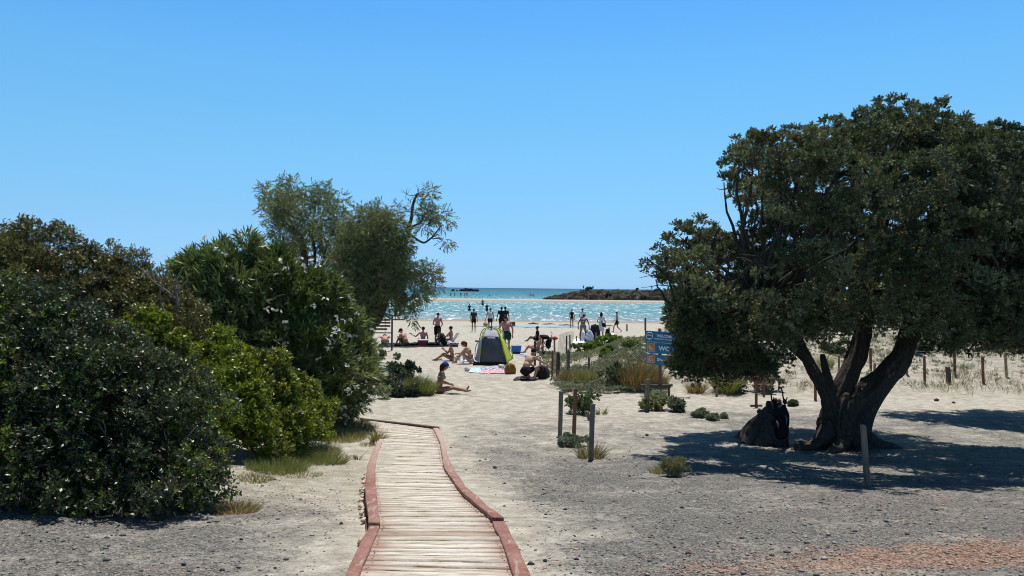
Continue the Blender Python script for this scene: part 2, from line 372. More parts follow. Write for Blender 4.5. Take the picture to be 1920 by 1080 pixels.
    nl_ = mesh_np('nail_heads', np.array(nv), nf, simple('rusty_nail', (.05, .028, .02), .7, .3, 20), bw); nl_['kind'] = 'stuff'
    # bearers under the deck
    def prism(pts_top_l, pts_top_r, thick):
        n = len(pts_top_l); V = []
        for a, b in zip(pts_top_l, pts_top_r):
            V += [a, b, b - np.array([0, 0, thick]), a - np.array([0, 0, thick])]
        Fc = []
        for j in range(n - 1):
            o = j * 4
            for q in range(4): Fc.append((o + q, o + (q + 1) % 4, o + 4 + (q + 1) % 4, o + 4 + q))
        Fc += [(0, 3, 2, 1), tuple((n - 1) * 4 + q for q in range(4))]
        return np.array(V), np.array(Fc)
    def board(Ei, Eo, y0, y1, up, thick, nm='edge_board', ns=16, shrink=0, m=rm, seed=0):
        ys = np.linspace(y0, y1, ns); up_ = np.array([0, 0, up])
        A = [curve(Ei, y) + up_ + np.array([.006 * vnoise(y * 4, seed), 0, .006 * vnoise(y * 3, seed + 1)]) for y in ys]
        B = [curve(Eo, y) + up_ + np.array([.006 * vnoise(y * 4, seed + 2), 0, .006 * vnoise(y * 3, seed + 1)]) for y in ys]
        V, Fc = prism(A, B, thick); o = mesh_np(nm, V, Fc, m, bw)
        bv = o.modifiers.new('b', 'BEVEL'); bv.width = .004; bv.segments = 1; bv.limit_method = 'ANGLE'
        return o
    yS = E['LI'][2][1]
    board(E['LI'], E['LO'], 1.6, yS - .01, .012, .045, seed=1)
    board(E['LI'], E['LO'], yS + .012, E['LI'][4][1], .034, .045, seed=5)
    board(E['LI'], E['LO'], E['LI'][4][1] + .01, E['LI'][7][1], .02, .04, seed=9)
    yR = E['RI'][2][1]
    board(E['RI'], E['RO'], 1.6, yR - .02, .012, .045, seed=11)
    board(E['RI'], E['RO'], yR + .01, E['RI'][5][1], .03, .045, seed=15)
    board(E['RI'], E['RO'], E['RI'][5][1] + .01, E['RI'][-1][1], .02, .04, seed=19)
    for Ei, Eo in ((E['LO'], E['LO']), (E['RO'], E['RO'])):
        A = Ei.copy(); A[:, 0] -= .015; B = Eo.copy(); B[:, 0] += .03
        board(A, B, 1.7, E['LI'][-1][1] - .5, -.06, .12, 'bearer', 30, m=rm, seed=23)
    # dark end board across the far end
    a = E['LO'][-1] + np.array([-.12, .03, 0]); b = E['RO'][-1] + np.array([.02, .02, 0])
    A = [a + (b - a) * f + np.array([0, .0, .015 + .004 * vnoise(f * 9, 2)]) for f in np.linspace(0, 1, 12)]; B = [p + np.array([.004, .06, 0]) for p in A]
    V, Fc = prism(B, A, .06); mesh_np('end_board', V, Fc, simple('dark_end_wood', (.12, .075, .055), .8, .4, 9), bw)
    # offcuts and loose chips along the left side
    V = []; Fc = []
    for q in range(26):
        y = r2.uniform(5.2, 9.5); p = curve(E['LO'], y) + np.array([r2.uniform(-.05, -.02), 0, -.05 + r2.uniform(-.02, .02)])
        s = [r2.uniform(.006, .014), r2.uniform(.02, .05), r2.uniform(.006, .012)]; o = len(V)
        for dx in (-1, 1):
            for dy in (-1, 1):
                for dz in (-1, 1): V.append((p[0] + dx * s[0], p[1] + dy * s[1], p[2] + dz * s[2]))
        Fc += [(o, o + 1, o + 3, o + 2), (o + 4, o + 6, o + 7, o + 5), (o, o + 4, o + 5, o + 1), (o + 2, o + 3, o + 7, o + 6), (o, o + 2, o + 6, o + 4), (o + 1, o + 5, o + 7, o + 3)]
    mesh_np('wood_shims', np.array(V), np.array(Fc), simple('raw_wood', (.50, .40, .31), .85, .3, 12), bw)
    # drift of sand over the left half of the planks
    nx, ny = 26, 70; V = []
    for j in range(ny):
        y = 8.6 + (E['LI'][7][1] + .4 - 8.6) * j / (ny - 1)
        for i in range(nx):
            f = i / (nx - 1); x = np.interp(y, E['LI'][:, 1], E['LI'][:, 0]) - .03 + f * .42
            z = CZ - np.interp(y, _dd, _ts) + .09
            amp = .030 * math.sin(math.pi * j / (ny - 1)) ** .6 * (1 - f) ** 1.2
            V.append((x, y, z - .022 + amp + .006 * float(fbm(np.array(x * 9), np.array(y * 5), 3, 8))))
    i = (np.arange(ny - 1)[:, None] * nx + np.arange(nx - 1)[None, :]).ravel()
    o = mesh_np('drifted_sand', np.array(V), np.stack([i, i + 1, i + nx + 1, i + nx], 1), bpy.data.materials['sand_and_gravel'], None, smooth=True); tag(o, kind='structure')
    return E
BE = build_boardwalk()

# pale strip of shallow water left on the beach
def puddle():
    t = NT('shallow_pool'); P = t.geo(); t.base((.30, .38, .40)); t.rough(.12, .5); t.bump(t.noise(2.5, 3, t.mapv(P, (.6, .4, 1)), .6), .35, .1)
    V = []; n = 60
    for j in range(5):
        for i in range(n):
            f = i / (n - 1); x = -4.5 + f * 12.5; wdt = 2.6 * math.sin(math.pi * f) ** .5 * (1 + .35 * float(vnoise(x * .7, 1.0, 4)))
            y = 67.0 + .25 * x * .3 + (j / 4 - .5) * wdt + .8 * float(vnoise(x * .35, 0, 6))
            V.append((x, y, 0))
    V = np.array(V); V[:, 2] = CZ - np.interp(V[:, 1], _dd, _ts) + .045
    i = (np.arange(4)[:, None] * n + np.arange(n - 1)[None, :]).ravel()
    tag(mesh_np('tidal_pool', V, np.stack([i, i + 1, i + n + 1, i + n], 1), t.m, smooth=True), kind='structure')
puddle()
# ---------------------------------------------------------------- plants
def nrm(a): return a / np.maximum(np.linalg.norm(a, axis=-1, keepdims=True), 1e-9)
def rdir(n): return nrm(rng.normal(size=(n, 3)))

def leaves(P, D, nl, L, ll, lw, ang, cols, jit=.25, curl=0.0, droop=0.0):
    """nl leaves round each stem of length L that starts at P and grows along D; returns vertices, colours"""
    n = len(P); t = (np.arange(nl) + rng.random((n, nl))) / nl
    base = P[:, None] + D[:, None] * (L * t)[..., None]
    u = nrm(np.cross(D, rdir(n))); v = np.cross(D, u)
    phi = np.arange(nl)[None, :] * 2.4 + rng.random((n, 1)) * 6.28
    rad = u[:, None] * np.cos(phi)[..., None] + v[:, None] * np.sin(phi)[..., None]
    a = ang + rng.normal(size=(n, nl)) * jit
    d = D[:, None] * np.cos(a)[..., None] + rad * np.sin(a)[..., None]
    d[..., 2] -= droop; d = nrm(d)
    side = nrm(np.cross(d, D[:, None] + rng.normal(size=(n, nl, 3)) * .45))
    nn = np.cross(d, side)
    s = (.7 + .6 * rng.random((n, nl)))[..., None]
    q0 = base; q1 = base + d * (ll * .45) * s + side * (lw * .5) * s + nn * curl * ll * s
    q2 = base + d * ll * s; q3 = base + d * (ll * .45) * s - side * (lw * .5) * s + nn * curl * ll * s
    V = np.stack([q0, q1, q2, q3], 2).reshape(-1, 3)
    C = np.repeat(cols, nl * 4, 0)
    return V.astype(np.float32), C.astype(np.float32)
def quads(n): return np.arange(n * 4, dtype=np.int32).reshape(n, 4)

def void(P, gap):
    if gap is None: return np.ones(len(P), bool)
    a, zs, thr = gap; z = P[:, 2] * zs
    return (fbm(P[:, 0] / a + z * .25, z / a, 3, 81) + fbm(P[:, 1] / a - z * .2 + 5, z / a + 9, 3, 85)) > thr
def puffs(blobs, per, shell=(.55, 1.03), up=.15, squash=1.0, gap=None):
    """small clumps on the outside of big lumps; blobs = (x, y, z, r)"""
    B = np.array(blobs); idx = np.repeat(np.arange(len(B)), np.maximum(2, (per * (B[:, 3] / B[:, 3].mean()) ** 2).astype(int)))
    d = rdir(len(idx)); d[:, 2] += up; d = nrm(d)
    r = B[idx, 3] * (shell[0] + (shell[1] - shell[0]) * rng.random(len(idx)) ** .6)
    # uneven outline: bulges and hollows that belong to the lump
    q = d * 2.2 + idx[:, None] * 3.7
    r = r * (1 + .22 * vnoise(q[:, 0] + q[:, 2] * .8, q[:, 1] - q[:, 2] * .6, 71))
    off = d * r[:, None]; off[:, 2] *= squash
    kp = void(B[idx, :3] + off, gap); off = off[kp]; d = d[kp]; idx = idx[kp]
    return B[idx, :3] + off, d, idx
def on_puffs(C, N, k, pr, up=.3, prj=.4):
    n = len(C); d = rdir(n * k).reshape(n, k, 3) + N[:, None] * .55; d[..., 2] += up; d = nrm(d)
    r = pr * (1 - prj + prj * rng.random((n, k, 1)))
    return (C[:, None] + d * r * .6).reshape(-1, 3), nrm(d + rng.normal(size=d.shape) * .25).reshape(-1, 3)
def palette(P, cols, scale=1.2, rnd=.25, idx=None):
    """colour per stem: blends of real leaf tones that vary from clump to clump"""
    cols = np.array(cols); k = len(cols)
    f = fbm(P[:, 0] * scale + P[:, 2] * .7 * scale, P[:, 1] * scale - P[:, 2] * .9 * scale, 3, 61) * .9 + .5 + rng.normal(size=len(P)) * rnd
    f = np.clip(f, 0, .999) * (k - 1); i = f.astype(int); w = (f - i)[:, None]
    return cols[i] * (1 - w) + cols[np.minimum(i + 1, k - 1)] * w

def tube_np(pts, rad, seg=8, flute=0, twist=0, rough=0, seed=0, samples=None, wig=0):
    pts = np.array(pts, float); rad = np.array(rad, float)
    L = np.r_[0, np.cumsum(np.linalg.norm(np.diff(pts, axis=0), axis=1))]
    if samples:                                        # Catmull-Rom through the points
        u = np.linspace(0, len(pts) - 1, samples); i = np.clip(u.astype(int), 0, len(pts) - 2); f = (u - i)[:, None]
        p0 = pts[np.maximum(i - 1, 0)]; p1 = pts[i]; p2 = pts[i + 1]; p3 = pts[np.minimum(i + 2, len(pts) - 1)]
        q = .5 * ((2 * p1) + (-p0 + p2) * f + (2 * p0 - 5 * p1 + 4 * p2 - p3) * f ** 2 + (-p0 + 3 * p1 - 3 * p2 + p3) * f ** 3)
        rr = np.interp(u, np.arange(len(rad)), rad); L = np.interp(u, np.arange(len(L)), L); pts, rad = q, rr
    n = len(pts)
    if wig: pts = pts + np.stack([fbm(L * 2.3 + seed, L * 0 + k * 7 + seed, 2, 3) for k in range(3)], 1) * wig * np.minimum(1, np.arange(n) / 3)[:, None]
    T = nrm(np.gradient(pts, axis=0)); ref = np.array([.13, .97, .2]); U = nrm(np.cross(T, ref)); W_ = np.cross(T, U)
    th = np.linspace(0, 2 * np.pi, seg, endpoint=False)
    r = rad[:, None] * np.ones((1, seg))
    if flute: r = r * (1 + flute * (.5 * np.sin(3 * th[None] + twist * L[:, None]) + .35 * np.sin(5 * th[None] + 1.3 * twist * L[:, None] + 1) + .3 * np.sin(9 * th[None] + 1.1 * twist * L[:, None] + 2.2)))
    if rough:
        a = th[None] + twist * .3 * L[:, None]
        r = r * (1 + rough * fbm(np.cos(a) * 3 + 9 + seed, np.sin(a) * 3 + L[:, None] * 2.2, 4, 17 + seed))
    V = pts[:, None] + U[:, None] * (np.cos(th)[None] * r)[..., None] + W_[:, None] * (np.sin(th)[None] * r)[..., None]
    V = V.reshape(-1, 3)
    i = np.arange(n - 1)[:, None] * seg; j = np.arange(seg)[None]; j2 = (j + 1) % seg
    Q = np.stack([i + j, i + j2, i + seg + j2, i + seg + j], -1).reshape(-1, 4)
    V = np.vstack([V, pts[0], pts[-1]])
    cap = np.array([[a, (a + 1) % seg] for a in range(seg)]); c0 = len(V) - 2; c1 = len(V) - 1; lo = (n - 1) * seg
    Q = np.vstack([Q, np.stack([cap[:, 1], cap[:, 0], np.full(seg, c0), np.full(seg, c0)], 1)[:0], np.stack([np.full(seg, lo) + cap[:, 0], np.full(seg, lo) + cap[:, 1], np.full(seg, c1), np.full(seg, c1)], 1)[:0]])
    tri = [(cap[a, 1], cap[a, 0], c0) for a in range(seg)] + [(lo + cap[a, 0], lo + cap[a, 1], c1) for a in range(seg)]
    return V, Q, tri
class Geo:                                             # collects tubes, boxes ... for ONE mesh
    def __init__(s): s.V = []; s.F = []; s.n = 0
    def add(s, V, Fc):
        s.V.append(np.asarray(V, float)); s.F += [tuple(int(q) + s.n for q in f) for f in Fc]; s.n += len(V)
    def tube(s, pts, rad, **kw):
        V, Q, tri = tube_np(pts, rad, **kw); s.add(V, list(map(tuple, Q)) + tri); return s
    def box(s, c, size, rot=None):
        x, y, z = np.array(size) / 2; V = np.array([(a * x, b * y, d * z) for a in (-1, 1) for b in (-1, 1) for d in (-1, 1)])
        if rot is not None: V = V @ np.array(rot).T
        s.add(V + np.array(c), [(0, 1, 3, 2), (4, 6, 7, 5), (0, 4, 5, 1), (2, 3, 7, 6), (0, 2, 6, 4), (1, 5, 7, 3)]); return s
    def ball(s, c, r, sub=2, noise=0, seed=0):
        bm = bmesh.new(); bmesh.ops.create_icosphere(bm, subdivisions=sub, radius=1); V = np.array([v.co for v in bm.verts]); Fc = [[v.index for v in f.verts] for f in bm.faces]; bm.free()
        if noise: V = V * (1 + noise * fbm(V[:, 0] * 1.7 + seed, V[:, 1] * 1.7 + V[:, 2] * 1.3, 3, seed))[:, None]
        s.add(V * np.array(r) + np.array(c), Fc); return s
    def make(s, name, m, parent=None, smooth=True, bevel=0):
        if not s.V: return None
        o = mesh_np(name, np.vstack(s.V), s.F, m, parent, smooth=smooth)
        if bevel:
            b = o.modifiers.new('bevel', 'BEVEL'); b.width = bevel; b.segments = 2; b.limit_method = 'ANGLE'
        return o
def fol(name, parts, m, parent):
    V = np.vstack([p[0] for p in parts]); C = np.vstack([p[1] for p in parts])
    return mesh_np(name, V, quads(len(V) // 4), m, parent, col=C)
def rot2(deg): return Matrix.Rotation(R(deg), 3, 'Z')

def bark(name, a, b, rough=.9):
    t = NT(name); P = t.obj(); n = t.noise(3.2, 6, t.mapv(P, (2.2, 2.2, .8)), .65, 1.5); n2 = t.noise(22, 4, t.mapv(P, (1.5, 1.5, .35)), .6)
    c = t.mix(n, a, b); c = t.mix(t.ramp(n2, [(.35, (0, 0, 0)), (.7, (.8, .8, .8))]), c, tuple(x * .55 for x in a)); t.base(c); t.rough(rough, .2)
    t.bump(t.math('ADD', n, n2), .9, .03); return t.m
BARK_J = bark('juniper_bark', (.05, .040, .031), (.135, .11, .085))
BARK_D = bark('dark_bark', (.06, .05, .04), (.13, .11, .09))
TWIG = simple('grey_twigs', (.20, .175, .15), .85, .35, 8)

def W3(px, py, d): return at(px, py, d)
# ---- the big juniper on the right
def big_tree():
    D0 = 12.7; base = G(1588, 838); D0 = base[1]
    t = empty('juniper_tree', base, label='big dark spreading juniper with a thick twisted trunk forking low over grey gravel', cat='tree')
    O = base
    def P(px, py, dd=0): return at(px, py, D0 + dd) - O
    k = D0 / F
    g = Geo()
    T = dict(seg=48, flute=.24, twist=2.6, rough=.42)
    def limb(pts, seed, samples=60, **kw):
        a = dict(T); a.update(kw); a['seed'] = seed
        g.tube([P(p[0], p[1], p[3] if len(p) > 3 else 0) for p in pts], [p[2] * k / 2 * .66 for p in pts], samples=samples, **a)
    limb([(1580, 862, 140), (1577, 842, 116), (1576, 815, 98), (1578, 785, 90), (1586, 758, 76), (1596, 742, 50)], 1)
    limb([(1568, 800, 54, -.1), (1560, 765, 44), (1546, 728, 34), (1528, 698, 30), (1512, 668, 27), (1492, 630, 24, -.3), (1465, 590, 18, -.7), (1430, 560, 12, -1.1), (1380, 545, 8, -1.4)], 2)
    limb([(1556, 728, 22, 0), (1549, 700, 20, .05), (1544, 676, 18, .1), (1542, 664, 12, .1)], 3, 20)
    limb([(1566, 800, 70, .1), (1568, 765, 62, .1), (1582, 725, 54, .15), (1600, 685, 48, .2), (1612, 645, 44, .25), (1622, 600, 42, .3), (1632, 540, 38, .4), (1645, 470, 28, .5), (1668, 390, 18, .6), (1690, 310, 10, .6)], 4)
    limb([(1592, 815, 72, -.1), (1604, 778, 72, -.12), (1632, 742, 64, -.15), (1664, 708, 56, -.15), (1690, 668, 50, -.1), (1702, 622, 46, 0), (1728, 560, 42, .1), (1765, 490, 30, .2), (1810, 410, 20, .3), (1850, 340, 10, .3)], 5)
    limb([(1700, 640, 34, -.1), (1745, 590, 30, -.4), (1800, 550, 24, -.8), (1870, 520, 16, -1.2), (1930, 500, 10, -1.4)], 6, 40)
    limb([(1620, 600, 30, .3), (1570, 540, 26, .8), (1520, 480, 20, 1.2), (1470, 420, 14, 1.4), (1420, 360, 8, 1.4)], 7, 40)
    limb([(1520, 680, 22, -.1), (1470, 640, 18, -.8), (1400, 620, 14, -1.4), (1320, 610, 10, -1.6), (1270, 590, 6, -1.6)], 8, 40)
    for q, (a, b, c, d_, e) in enumerate([((1560, 800, 62), (1530, 822, 46), (1502, 840, 30), (1484, 852, 10), -.35), ((1612, 815, 60), (1642, 830, 40), (1668, 838, 22), (1690, 845, 8), -.2), ((1580, 820, 60), (1572, 840, 44), (1560, 853, 26), (1550, 862, 8), -.7), ((1606, 822, 50), (1612, 842, 36), (1618, 852, 20), (1622, 860, 8), -.7)]):
        pts = [(*a, e * .2), (*b, e * .5), (*c, e * .8), (*d_, e)]
        PP = [P(p[0], p[1], p[3]) for p in pts]
        for i_, p in enumerate(PP):
            zz = hz(p[0] + O[0], p[1] + O[1]) - O[2]; r_ = pts[i_][2] * k / 2
            if i_ > 0: p[2] = zz + r_ * (.2 if i_ < 3 else -.5)
        g.tube(PP, [p[2] * k / 2 * .66 for p in pts], seg=20, flute=.2, twist=3, rough=.45, seed=20 + q, samples=24)
    # a pale splintered broken stub
    trunk = g.make('trunk', BARK_J, t)
    g = Geo()
    for q in range(7):
        a = P(1530 - 2 * q + rng.uniform(-3, 3), 690 - 2 * q, 0) ; b = a + np.array([-.10 - .05 * rng.random(), rng.uniform(-.05, .05), .18 + .16 * rng.random()])
        g.tube([a, (a + b) / 2 + rdir(1)[0] * .02, b], [.022, .016, .004], seg=6)
    g.make('broken_stub', simple('splintered_wood', (.32, .28, .23), .9, .3, 12), t)
    # crown lumps traced from the photograph: x, y, radius in photo pixels
    L2 = [(1690, 245, 52), (1640, 262, 50), (1745, 255, 52), (1795, 262, 42), (1590, 285, 52), (1550, 275, 40), (1500, 300, 48), (1452, 290, 40), (1410, 285, 34), (1385, 315, 36), (1362, 348, 28), (1850, 290, 48), (1895, 305, 44), (1945, 320, 50),
          (1440, 350, 48), (1500, 370, 50), (1560, 350, 58), (1630, 345, 62), (1710, 330, 66), (1790, 335, 62), (1860, 370, 60), (1940, 400, 66),
          (1460, 425, 32), (1520, 430, 44), (1590, 425, 50), (1670, 430, 48), (1750, 425, 56), (1830, 440, 62), (1910, 470, 66), (1428, 400, 28), (1398, 376, 26), (1412, 430, 22),
          (1305, 432, 26), (1280, 450, 26), (1330, 455, 30), (1250, 470, 22), (1222, 492, 16), (1370, 480, 34), (1300, 490, 40), (1265, 510, 26), (1238, 520, 14), (1425, 490, 46), (1490, 495, 56), (1560, 500, 62), (1640, 510, 66), (1720, 500, 66), (1790, 510, 66), (1870, 530, 66), (1950, 540, 66),
          (1345, 540, 46), (1290, 550, 36), (1400, 560, 54), (1470, 570, 56), (1545, 580, 56), (1620, 575, 50), (1700, 575, 50), (1770, 580, 52), (1840, 590, 50), (1905, 600, 54), (1960, 610, 50),
          (1295, 600, 36), (1262, 585, 16), (1315, 570, 40), (1290, 625, 28), (1335, 610, 46), (1395, 630, 46), (1455, 630, 42), (1505, 625, 36), (1292, 645, 26), (1272, 672, 20), (1330, 665, 38), (1380, 680, 34), (1430, 675, 30), (1470, 665, 22), (1300, 690, 24), (1356, 706, 16), (1400, 700, 16), (1288, 672, 26), (1272, 690, 18), (1305, 665, 30), (1262, 672, 14), (1320, 705, 14),
          (1560, 630, 24), (1745, 625, 26), (1790, 632, 30), (1838, 640, 28), (1880, 640, 30), (1925, 645, 34), (1765, 650, 14), (1818, 664, 14)]
    blobs = []
    for (x, y, r) in L2:
        ex = (x - 1640) / 430.; ey = (y - 430) / 270.
        dep = 2.9 * math.sqrt(max(.04, 1 - ex * ex * .8 - ey * ey * .55)) if abs(ex) < 1.1 else .5
        n = 1 if r < 30 else 3 if dep > 1.2 else 2
        offs = {1: [-.3 * dep], 2: [-.6 * dep, .5 * dep], 3: [-dep, -.1, dep * .95]}[n]
        if ex > -.1: offs = [q * (1 - .42 * min(1, (ex + .1) / .4)) - .9 * min(1, (ex + .1) / .4) for q in offs]
        for o_ in offs:
            o2 = o_ + rng.uniform(-.35, .35); jx, jy = (rng.uniform(-.2, .2, 2) * r) * (1 if n > 1 else .3)
            p = at(x + jx, y + jy, D0 + o2) - O; rr = r * (D0 + o2) / F
            if y > 600: rr *= .9
            blobs.append((*p, rr * .98))
    # the side of the crown beyond the right edge of the photo and far behind it
    for (x, y, r, dd) in [(2020, 380, 70, -.8), (2040, 480, 75, -.6), (2030, 580, 70, -.8), (2110, 430, 60, -.4), (2120, 530, 65, -.5), (2000, 540, 60, -1.7)]:
        p = at(x, y, D0 + dd) - O; blobs.append((*p, r * (D0 + dd) / F))
    C, N, idx = puffs(blobs, 36, (.35, 1.06), .12, gap=(.60, 1.7, -.12))
    low = [b_ for b_ in blobs if b_[0] < -.6 and b_[2] < 2.6]
    C3, N3, _ = puffs(low, 22, (.2, 1.0), .1, gap=(.5, 1.5, -.22)); C = np.vstack([C, C3]); N = np.vstack([N, N3])
    P_, Dr = on_puffs(C, N, 26, .17, .75, .7)
    cols = palette(P_, [(.045, .065, .034), (.10, .125, .056), (.16, .185, .085), (.11, .11, .06), (.27, .29, .15)], 1.5, .22)
    V1 = leaves(P_, Dr, 9, .06, .036, .018, .55, cols, .3, .06)
    # bare twigs and thin branches inside and at the left tips
    crown = fol('crown', [V1], leafmat('juniper_leaves', .6, .18, .18, (1, 1, .6)), t)
    g = Geo(); B = np.array(blobs); nodes = []
    for pts in ([(1632, 540, .4), (1645, 470, .5), (1668, 390, .6)], [(1728, 560, .1), (1765, 490, .2), (1810, 410, .3)], [(1800, 550, -.8), (1870, 520, -1.2)], [(1520, 480, 1.2), (1470, 420, 1.4)], [(1400, 620, -1.4), (1320, 610, -1.6), (1430, 560, -1.1)]):
        nodes += [P(*p) for p in pts]
    nodes = np.array(nodes)
    for b in B:
        j = np.argmin(np.linalg.norm(nodes - b[:3], axis=1) + .6 * np.maximum(0, nodes[:, 2] - b[2])); a = nodes[j]; m_ = (a + b[:3]) / 2 + rdir(1)[0] * .2 + np.array([0, 0, -.12]); ln = np.linalg.norm(b[:3] - a)
        g.tube([a, m_, b[:3]], [.018 + .012 * ln, .016 + .006 * ln, .010], seg=6, samples=9, wig=.10, seed=int(rng.integers(99)))
        for q in range(5):
            e = b[:3] + rdir(1)[0] * b[3] * 1.0; s_ = b[:3] + (a - b[:3]) * .1 * rng.random()
            g.tube([s_, (s_ + e) / 2 + rdir(1)[0] * .06, e], [.010, .007, .003], seg=4, samples=5, wig=.05, seed=int(rng.integers(99)))
    for (x0, y0, x1, y1) in [(1250, 520, 1196, 512), (1245, 510, 1203, 486), (1252, 532, 1205, 540), (1240, 498, 1212, 474), (1260, 545, 1215, 556), (1225, 515, 1204, 524), (1275, 520, 1225, 500), (1240, 470, 1228, 452)]:
        a = P(x0 + 30, y0 + 8, -.3); e = P(x1, y1, -.4); g.tube([a, (a + e) / 2 + rdir(1)[0] * .08, e], [.014, .009, .003], seg=5, samples=8, wig=.08, seed=int(rng.integers(99)))
    g.make('branches', BARK_J, t)
    return t
JT = big_tree()
# a second juniper just outside the right edge: only its shade and a little of its crown reach the picture
_p2 = np.array([13.4, 17.4, 0]); _p2[2] = hz(13.4, 17.4)
t2 = JT.copy(); link(t2); t2.location = _p2; t2.rotation_euler = (0, 0, R(165)); t2.scale = (.86, .86, .92); t2['label'] = 'second juniper behind the big one, mostly outside the right edge'
for ch in list(JT.children): c_ = ch.copy(); link(c_, t2)

# ---- shrubs: generic
def shrub(name, label, base, blobs, per, k, pr, lf, cols, m, stems=10, pal=(1.2, .22), cat='shrub', up=.3, sprig=(.12,), shell=(.6, 1.04), stem_m=None, core=None, twigs=0, drop=0, gap=None):
    t = empty(name, base, label=label, cat=cat)
    Bw = np.array([(*(at(x, y, d) - base), r * d / F) for x, y, r, d in blobs])
    gz = H(Bw[:, 0] + base[0], Bw[:, 1] + base[1]) - base[2]
    C, N, idx = puffs(Bw, per * (1.4 if gap else 1), shell, .1, gap=gap)
    ground = H(C[:, 0] + base[0], C[:, 1] + base[1]) - base[2]; kp = C[:, 2] > ground + .04; C, N = C[kp], N[kp]
    P_, Dr = on_puffs(C, N, k, pr, up)
    gr = H(P_[:, 0] + base[0], P_[:, 1] + base[1]) - base[2]; kp = P_[:, 2] > gr + .03; P_, Dr = P_[kp], Dr[kp]
    cc = palette(P_ + base, cols, *pal)
    parts = [leaves(P_, Dr, lf[0], sprig[0], lf[1], lf[2], lf[3], cc, .3, .05, drop)]
    fol('foliage', parts, m, t)
    g = Geo()
    for q in range(stems):
        b = Bw[rng.integers(len(Bw))]; a = np.array([b[0] * .6 + rng.uniform(-.2, .2), b[1] * .8 + rng.uniform(-.2, .2), 0]); a[2] = hz(a[0] + base[0], a[1] + base[1]) - base[2] - .03
        e = b[:3] + rdir(1)[0] * b[3] * .7; g.tube([a, (a + e) / 2 + rdir(1)[0] * .12, e], [.024, .016, .006], seg=6, samples=9, wig=.12, seed=int(rng.integers(99)))
    for q in range(twigs):
        b = Bw[rng.integers(len(Bw))]; d = rdir(1)[0]; d[2] = abs(d[2]); d[1] = -abs(d[1]); s_ = b[:3] + d * b[3] * .5; e = b[:3] + d * b[3] * 1.12
        g.tube([s_, (s_ + e) / 2 + rdir(1)[0] * .05, e], [.008, .005, .002], seg=4, samples=6, wig=.06, seed=int(rng.integers(99)))
    g.make('stems', stem_m or TWIG, t)
    return t, Bw
LEAF_L = leafmat('glossy_dark_leaves', .40, .42, .20, (1, 1, .4))
LEAF_B = leafmat('bright_leaves', .4, .4, .42, (1.0, 1.0, .4))
LEAF_O = leafmat('oleander_leaves', .42, .34, .22, (1, 1, .4))
LEAF_T = leafmat('tamarisk_leaves', .6, .3, .30, (1, 1, .7))
LEAF_G = leafmat('grass_blades', .6, .3, .25, (1, 1, .5))
random_d = lambda a, b: float(rng.uniform(a, b))

